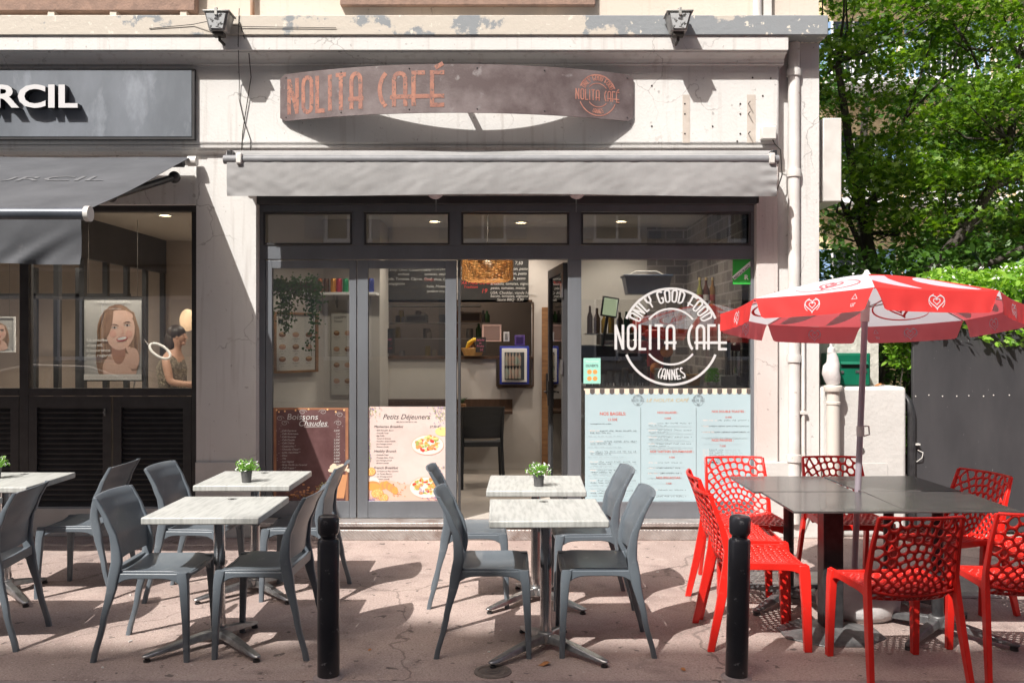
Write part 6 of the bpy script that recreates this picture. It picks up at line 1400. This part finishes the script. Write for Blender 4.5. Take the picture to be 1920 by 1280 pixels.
ad(158, 266, 558, 712, .85, True, 'hanging advert poster of a smiling woman in the left shop window')
ad(-28, 26, 596, 658, .9, False, 'smaller portrait poster cut by the left edge of the picture')
t = thing('magnifier_lamp', 'round magnifier lamp on an arm inside the left shop', 'lamp', (X(300, 1.3), 1.3, Z(658, 1.3)))
b = MB(); b.tube([(.10 * math.cos(a * .2618), .03 * math.sin(a * .2618), .055 * math.sin(a * .2618) - .05 * math.cos(a * .2618)) for a in range(24)], .013, 8, closed=True); b.build('ring', M['white'], t); b = MB(); b.tube([(-.1, 0, .05), (-.2, .1, .12), (-.35, .2, -.4)], .008, 6); b.build('arm', M['castalu'], t)
b = MB(); b.ball((X(352, 2.2), 2.2, Z(600, 2.2)), .085, .085, .12); tag(b.build('paper_lamp', matc('glowing globe', .8, .6, .4, emit=(1, .62, .36), es=.6)), 'softly glowing round lamp beside the right edge of the left window', 'lamp')
# customer seen in profile
def person():
    px = 322; Y = 2.0; x, y = X(px, Y), Y
    t = thing('person', 'dark-haired person in a dark patterned top seen in profile inside the left shop', 'person', (x, y, .14))
    me = bpy.data.meshes.new('body'); J = [(0, 0, .86), (.01, 0, 1.05), (.0, 0, 1.22), (.01, 0, 1.34), (.03, 0, 1.40), (.05, 0, 1.50), (.055, 0, 1.56), (0, -.09, .84), (.0, -.1, .45), (0, -.1, .04), (.1, -.1, .02), (0, .09, .84), (.0, .1, .45), (0, .1, .04), (.1, .1, .02), (0, -.17, 1.29), (.06, -.2, 1.06), (.24, -.17, 1.04), (.32, -.15, 1.06), (0, .17, 1.29), (.02, .2, 1.05), (.2, .18, .98), (.28, .17, .98)]
    E = [(0, 1), (1, 2), (2, 3), (3, 4), (4, 5), (5, 6), (0, 7), (7, 8), (8, 9), (9, 10), (0, 11), (11, 12), (12, 13), (13, 14), (3, 15), (15, 16), (16, 17), (17, 18), (3, 19), (19, 20), (20, 21), (21, 22)]
    rad = [.13, .115, .13, .07, .05, .085, .075, .09, .06, .04, .03, .09, .06, .04, .03, .05, .042, .03, .032, .05, .042, .03, .032]
    me.from_pydata(J, E, []); ob = bpy.data.objects.new('body', me); COL.objects.link(ob); md = ob.modifiers.new('skin', 'SKIN')
    for i, r in enumerate(rad): me.skin_vertices[0].data[i].radius = (r, r * (1.15 if i < 4 else 1)); 
    me.skin_vertices[0].data[0].use_root = True; ob.modifiers.new('sub', 'SUBSURF').levels = 2; ob.modifiers['sub'].render_levels = 2
    dg = bpy.context.evaluated_depsgraph_get(); m2 = bpy.data.meshes.new_from_object(ob.evaluated_get(dg)); ob.modifiers.clear(); ob.data = m2; ob.parent = t
    m2.materials.clear(); m2.materials.append(matc('skin', .45, .26, .18, rough=.55)); m2.materials.append(matc('patterned dark cloth', .10, .08, .06, rough=.9, c2=(.3, .25, .18), scale=45, thr=(.5, .56))); m2.materials.append(matc('dark cloth', .04, .04, .05, rough=.9))
    for p in m2.polygons: p.use_smooth = True
    b = MB(); b.ball((.075, 0, 1.535), .075, .066, .085, 16, 12); b.rings([[(.135, -.012, 1.515), (.14, .012, 1.515), (.172, .004, 1.512), (.172, -.004, 1.512)], [(.135, -.008, 1.56), (.14, .008, 1.56), (.148, .003, 1.56), (.148, -.003, 1.56)]]); b.ball((.143, 0, 1.49), .012, .022, .009, 10, 6); b.ball((.12, 0, 1.465), .03, .03, .022, 10, 6)
    for s_ in (-1, 1): b.ball((.075, s_ * .068, 1.53), .016, .008, .026, 8, 6)
    b.build('head', matc('skin', .45, .26, .18), t); b = MB()
    for s_ in (-1, 1): b.ball((.132, s_ * .03, 1.548), .008, .012, .006, 8, 6)
    b.build('eye', M['ink'], t)
    b = MB(); b.ball((.045, 0, 1.57), .098, .088, .09, 18, 12); b.ball((-.0, 0, 1.47), .075, .088, .15, 14, 10); b.ball((-.02, 0, 1.36), .05, .08, .12, 12, 8); b.build('hair', matc('dark brown hair', .02, .013, .01, rough=.5, c2=(.04, .025, .02), scale=30, stretch=(1, 1, .2)), t)
    b = MB(); b.rings([[(cx + rx * math.cos(2 * math.pi * k / 18), ry * math.sin(2 * math.pi * k / 18), z) for k in range(18)] for cx, rx, ry, z in ((0, .15, .19, .80), (.01, .135, .165, 1.0), (.0, .15, .19, 1.2), (.005, .11, .2, 1.29), (.02, .07, .11, 1.345))], cap=False); b.build('top', matc('patterned dark cloth', .10, .08, .06, c2=(.3, .25, .18), scale=45, thr=(.5, .56)), t)
person()
#@@GREEN
# ------------------------------------------------------------------ trees and plants
import numpy as np
rs = np.random.RandomState(5)
LEAFSHAPE = np.array([(0, -.5, 0), (.16, -.12, .03), (.5, -.2, -.04), (.22, .12, .02), (.34, .45, -.03), (.06, .3, .03), (0, .75, -.05), (-.06, .3, .03), (-.34, .45, -.03), (-.22, .12, .02), (-.5, -.2, -.04), (-.16, -.12, .03)])
OVAL = np.array([(0, -.5, 0), (.22, -.15, .04), (.2, .25, .04), (0, .55, -.03), (-.2, .25, .04), (-.22, -.15, .04)])
def leaves(name, P, size, m, parent, shape=OVAL, up=.6, var=.4):
    n = len(P); P = np.asarray(P); k = len(shape)
    nrm = rs.normal(size=(n, 3)); nrm[:, 2] = np.abs(nrm[:, 2]) + up; nrm /= np.linalg.norm(nrm, axis=1)[:, None]
    d = rs.normal(size=(n, 3)); d -= (d * nrm).sum(1)[:, None] * nrm; d /= np.linalg.norm(d, axis=1)[:, None]; s_ = np.cross(d, nrm)
    sz = size * (1 + var * rs.uniform(-1, 1, n))[:, None]
    V = np.concatenate([(P + sz * (s_ * a + d * b_ + nrm * c))[:, None, :] for a, b_, c in shape], 1).reshape(-1, 3)
    me = bpy.data.meshes.new(name); me.vertices.add(n * k); me.vertices.foreach_set('co', V.ravel()); me.loops.add(n * k); me.loops.foreach_set('vertex_index', np.arange(n * k)); me.polygons.add(n); me.polygons.foreach_set('loop_start', np.arange(n) * k); me.update(calc_edges=True); me.validate()
    me.materials.append(m); ob = bpy.data.objects.new(name, me); COL.objects.link(ob); ob.parent = parent; return ob
def pads(cs, per):
    out = []
    for cx, cy, cz, rx, ry, rz in cs:
        n = int(per * rx * ry * 10); q = rs.normal(size=(n, 3)) * .42; q[:, 2] = q[:, 2] * .8 - .35 * (q[:, 0] ** 2 + q[:, 1] ** 2)
        out.append(np.stack([cx + q[:, 0] * rx, cy + q[:, 1] * ry, cz + q[:, 2] * rz], 1))
    return np.concatenate(out)
LM = leafmat('maple leaf', (.04, .115, .012), (.21, .34, .04), .42); LD = leafmat('dark leaf', (.03, .085, .015), (.09, .19, .03), .35); LH = leafmat('jasmine leaf', (.13, .30, .03), (.30, .48, .07), .4); LP = leafmat('palm leaf', (.04, .09, .02), (.10, .2, .04), .3)
def tree(label, base, trunks, boxv, npad, per, m, size, shape, seed, sub=(.45, .75)):
    rnd = random.Random(seed); t = thing('maple_tree' if shape is LEAFSHAPE else 'garden_tree', label, 'tree', base)
    tb = MB(); bx, by, bz = base; tips = []
    for P, r in trunks:
        tb.tube([(p[0] - bx, p[1] - by, p[2] - bz) for p in P], [r * (1 - .62 * i / (len(P) - 1)) for i in range(len(P))], 10); tips += P[1:]
    cs = []
    for i in range(npad):
        x, y, z = rnd.uniform(*boxv[0]), rnd.uniform(*boxv[1]), rnd.uniform(*boxv[2]); r = rnd.uniform(*sub); cs.append((x - bx, y - by, z - bz, r, r * .9, r * .36))
        tp = min(tips, key=lambda p: (p[0] - x) ** 2 + (p[1] - y) ** 2 + (p[2] - z) ** 2 + (4 if p[2] > z else 0)); a = Vector(tp) - Vector(base); c = Vector((x, y, z)) - Vector(base); mid = (a + c) / 2 + Vector((rnd.uniform(-.15, .15), 0, -.12))
        if i % 2 == 0: tb.tube([tuple(a), tuple(mid), tuple(c)], [.022, .014, .005], 5)
    tb.build('trunk', M['bark'], t); leaves('crown', pads(cs, per), size, m, t, shape); return t
tree('green maple whose pale dark-barked trunk rises just right of the white box sign', (4.72, 4.0, 0), [([(4.72, 4, 0), (4.72, 4, 1.6), (4.66, 4, 2.4), (4.52, 4, 3.0), (4.36, 4, 3.8), (4.2, 4.1, 5.2)], .11), ([(4.54, 4, 2.9), (4.7, 4.1, 3.6), (5.1, 4.2, 4.5)], .05), ([(4.6, 4, 2.5), (4.25, 3.9, 3.2), (3.95, 3.9, 3.9)], .045)],
     ((3.9, 5.6), (3.2, 4.6), (2.95, 6.4)), 66, 54, LM, .074, LEAFSHAPE, 1)
tree('broad bright green maple with a long leaning dark trunk at the right of the picture', (4.9, 3.6, 0), [([(4.9, 3.6, 0), (5.0, 3.6, 1.8), (5.15, 3.6, 2.5), (5.6, 3.6, 3.0), (5.95, 3.6, 3.6), (6.15, 3.6, 4.1), (6.3, 3.7, 5.2)], .10), ([(5.9, 3.6, 3.5), (6.6, 3.6, 3.8), (7.4, 3.6, 4.1)], .05), ([(6.1, 3.6, 4.0), (5.9, 3.6, 4.6), (5.6, 3.5, 5.2)], .035), ([(5.1, 3.6, 2.3), (5.9, 3.5, 2.6), (6.7, 3.4, 3.0)], .06)],
     ((5.2, 7.6), (2.8, 4.6), (3.0, 6.4)), 88, 54, LM, .074, LEAFSHAPE, 2)
tree('dark leafy tree filling the background between the maples', (6.3, 8.5, 0), [([(6.3, 8.5, 0), (6.4, 8.5, 2), (6.2, 8.5, 4), (6.3, 8.5, 6)], .14)], ((4.6, 9.6), (7.2, 9.5), (1.2, 7.0)), 60, 20, LD, .15, OVAL, 3, (.7, 1.1))
tree('dark evergreen tree at the far right behind the leaning maple', (9.0, 7.8, 0), [([(9, 7.8, 0), (9, 7.8, 2), (8.8, 7.8, 4.4)], .12)], ((7.2, 11), (7, 8.6), (.6, 4.6)), 44, 20, LD, .15, OVAL, 4, (.7, 1.0))
# yuccas and palms
def palm(label, x, y, h_, n, L, seed, m=LP):
    rnd = random.Random(seed); t = thing('yucca', label, 'plant', (x, y, 0)); b = MB(); b.tube([(0, 0, 0), (.03, 0, h_ * .5), (0, .03, h_)], [.09, .075, .06], 10); b.build('trunk', M['bark'], t); b = MB()
    for k in range(n):
        a = rnd.uniform(0, 6.28); e = rnd.uniform(-.7, 1.4); l = L * rnd.uniform(.7, 1.1); d = Vector((math.cos(a) * math.cos(e), math.sin(a) * math.cos(e), math.sin(e))); sd_ = d.cross(Vector((0, 0, 1))).normalized(); P = []
        for j in range(6): q = j / 5; p = Vector((0, 0, h_)) + d * l * q + Vector((0, 0, -.25 * l * q * q)); w_ = .022 * (1 - q) ** .6 + .001; P.append((p - sd_ * w_, p + sd_ * w_))
        b.add([tuple(v) for pr in P for v in pr], [(2 * j, 2 * j + 1, 2 * j + 3, 2 * j + 2) for j in range(5)])
    b.build('leaves', m, t, smooth=0)
palm('dark spiky yucca high at the building corner behind the first maple', 3.55, 5.0, 5.3, 130, .9, 1, LD); palm('spiky yucca with long narrow leaves right of the leaning trunk', 6.35, 5.2, 3.0, 120, .8, 2); palm('pale green yucca at the right edge below the hotel board', 7.1, 4.9, 3.1, 120, .8, 3, leafmat('pale yucca leaf', (.12, .2, .03), (.28, .36, .1)))
palm('low yucca behind the jasmine hedge near the leaning trunk', 5.55, 4.6, 2.35, 90, .6, 4)
# dark shrubs behind
def shrub(name, label, boxv, n, size, m, base, stems=True):
    t = thing(name, label, 'shrub', base); P = np.stack([rs.uniform(*boxv[i], n) - base[i] for i in range(3)], 1); leaves('foliage', P, size, m, t)
    b = MB()
    for k in range(14): x = rs.uniform(*boxv[0]) - base[0]; y = (boxv[1][0] + boxv[1][1]) / 2 - base[1]; b.tube([(x * .4, y, 0), (x * .8, y, boxv[2][1] * .5), (x, y, boxv[2][1] * .9)], [.02, .014, .004], 5)
    b.build('stem', M['bark'], t)
shrub('shrub', 'dark dense shrub behind the roughcast wall and under the first maple', ((2.75, 5.3), (2.6, 3.4), (.3, 2.7)), 6000, .09, LD, (3.9, 3, 0))
shrub('shrub', 'mid green shrub mass behind the gate at the right', ((5.0, 9.5), (3.2, 4.4), (.3, 2.9)), 8000, .11, leafmat('mid leaf', (.04, .11, .02), (.1, .22, .03)), (7, 3.8, 0))
t = thing('jasmine_hedge', 'bright yellow-green flowering jasmine spilling over the dark gate', 'hedge', (4.6, .6, 0))
P = []; Fl = []
for i in range(15000):
    x = rs.uniform(3.12, 6.6); s_ = (x - 3.12) / 1.2; ztop = 2.02 + .28 * min(1, s_) + .06 * math.sin(x * 7) + .04 * math.sin(x * 17)
    th = rs.uniform(0, 1); y = .12 + .8 * rs.uniform(0, 1) ** 1.3; lo = (1.75 - .1 * math.sin(x * 5) - .18 * max(0, x - 3.9)) if y < .3 else 1.9
    z = ztop - (ztop - lo) * rs.uniform(0, 1) ** 1.2 - .25 * (y - .5) ** 2; y = y - (.18 if z < ztop - .05 else 0) * rs.uniform(0, 1); P.append((x - 4.6, y - .6, z))
    if i % 26 == 0 and x > 3.7 and z > lo + .1: Fl.append((x - 4.6 + rs.normal() * .02, y - .66, z + .03))
leaves('foliage', P, .062, LH, t, OVAL, .5); leaves('flower', [(a + rs.normal() * .02, b_ + rs.normal() * .02, c + rs.normal() * .02) for a, b_, c in Fl for _ in range(3)], .032, M['white'], t, LEAFSHAPE)
b = MB()
for k in range(12): b.tube([(-1.3 + k * .28, .1, 1.0), (-1.2 + k * .28, 0, 1.7), (-1.25 + k * .28, -.2, 2.05)], [.02, .014, .006], 5)
b.build('stem', M['bark'], t)
t = thing('jasmine_sprig', 'leafy sprig in the gap between the roughcast wall and the gate', 'plant', (X(1688, .25), .25, 1.25))
leaves('foliage', [(rs.uniform(-.1, .09), rs.uniform(-.06, .1), rs.uniform(.15, .62)) for _ in range(420)], .055, LH, t); b = MB(); b.tube([(0, 0, 0), (.03, 0, .2), (-.01, 0, .55)], .005, 5); b.build('stem', M['bark'], t)
# parked car behind the camera: the photo shows it mirrored in the left shop window
def car():
    t = thing('parked_car', 'dark parked car by the kerb, visible only as a reflection in the left shop window', 'car', (-6.5, -4.75, -.12), 0)
    paint = mat('dark blue car paint', (.015, .018, .025), .2, .3, coat=.8); gl = matc('car glass', .02, .025, .03, rough=.05); blk = matc('tyre rubber', .02, .02, .02, rough=.8)
    P = [(-2.1, .35), (-2.12, .65), (-2.0, .82), (-1.2, .93), (-.5, 1.36), (.1, 1.47), (.9, 1.44), (1.6, 1.2), (2.0, 1.0), (2.1, .7), (2.08, .35), (1.75, .22), (-1.8, .22)]
    b = MB(); rs = []
    for y, kx, kz in ((-.84, .96, .90), (-.8, 1, .97), (-.6, 1, 1), (.6, 1, 1), (.8, 1, .97), (.84, .96, .90)):
        rs.append([(x * kx, y * (1 - .18 * max(0, z - .9) / .55), .35 + (z - .35) * kz if z > .35 else z) for x, z in P])
    b.rings(rs); o = b.build('body', paint, t, bevel=.03, smooth=50); fixn(o)
    for s_ in (-1, 1):
        b = MB(); y = s_ * .79
        q = lambda x, z: (x, s_ * (.845 * (1 - .18 * max(0, z - .9) / .55)), z)
        b.add([q(-.95, .97), q(-.45, 1.30), q(.1, 1.39), q(.35, 1.39), q(.35, .97)], [(0, 1, 2, 3, 4)]); b.add([q(.42, .97), q(.42, 1.39), q(.9, 1.36), q(1.45, 1.15), q(1.5, .99)], [(0, 1, 2, 3, 4)]); b.build('side_window', gl, t, smooth=0)
        for x in (-1.35, 1.3):
            b = MB(); b.tube([(x, s_ * .70, .31), (x, s_ * .86, .31)], .31, 28); w_ = b.build('wheel', blk, t); b = MB(); b.tube([(x, s_ * .861, .31), (x, s_ * .875, .31)], .2, 20); b.build('rim', M['castalu'], w_)
        b = MB(); b.ball((-2.02, s_ * .62, .68), .08, .14, .07); b.build('headlight', M['paper'], t)
        b = MB(); b.box(-.9, -.72, *sorted((s_ * .86, s_ * 1.02)), .95, 1.07); b.build('mirror', paint, t, bevel=.03)
car()
# board of the hotel
b = MB(); yb = 12.0; x0, x1, z0, z1 = X(1855, yb), X(1855, yb) + 1.6, Z(296, yb), Z(277, yb)
b.box(x0, x1, yb, yb + .05, z0, z1); b.map = xz(x0 + .05, z0 + .06, yb - .004); b.cur = 1; b.text('HOTEL DE L', 0, 0, .11, bold=.01)
tag(b.build('hotel_sign', [matc('slate sign', .09, .11, .14), M['white']], smooth=0), 'dark hotel name board with pale letters glimpsed through the trees at right', 'sign')
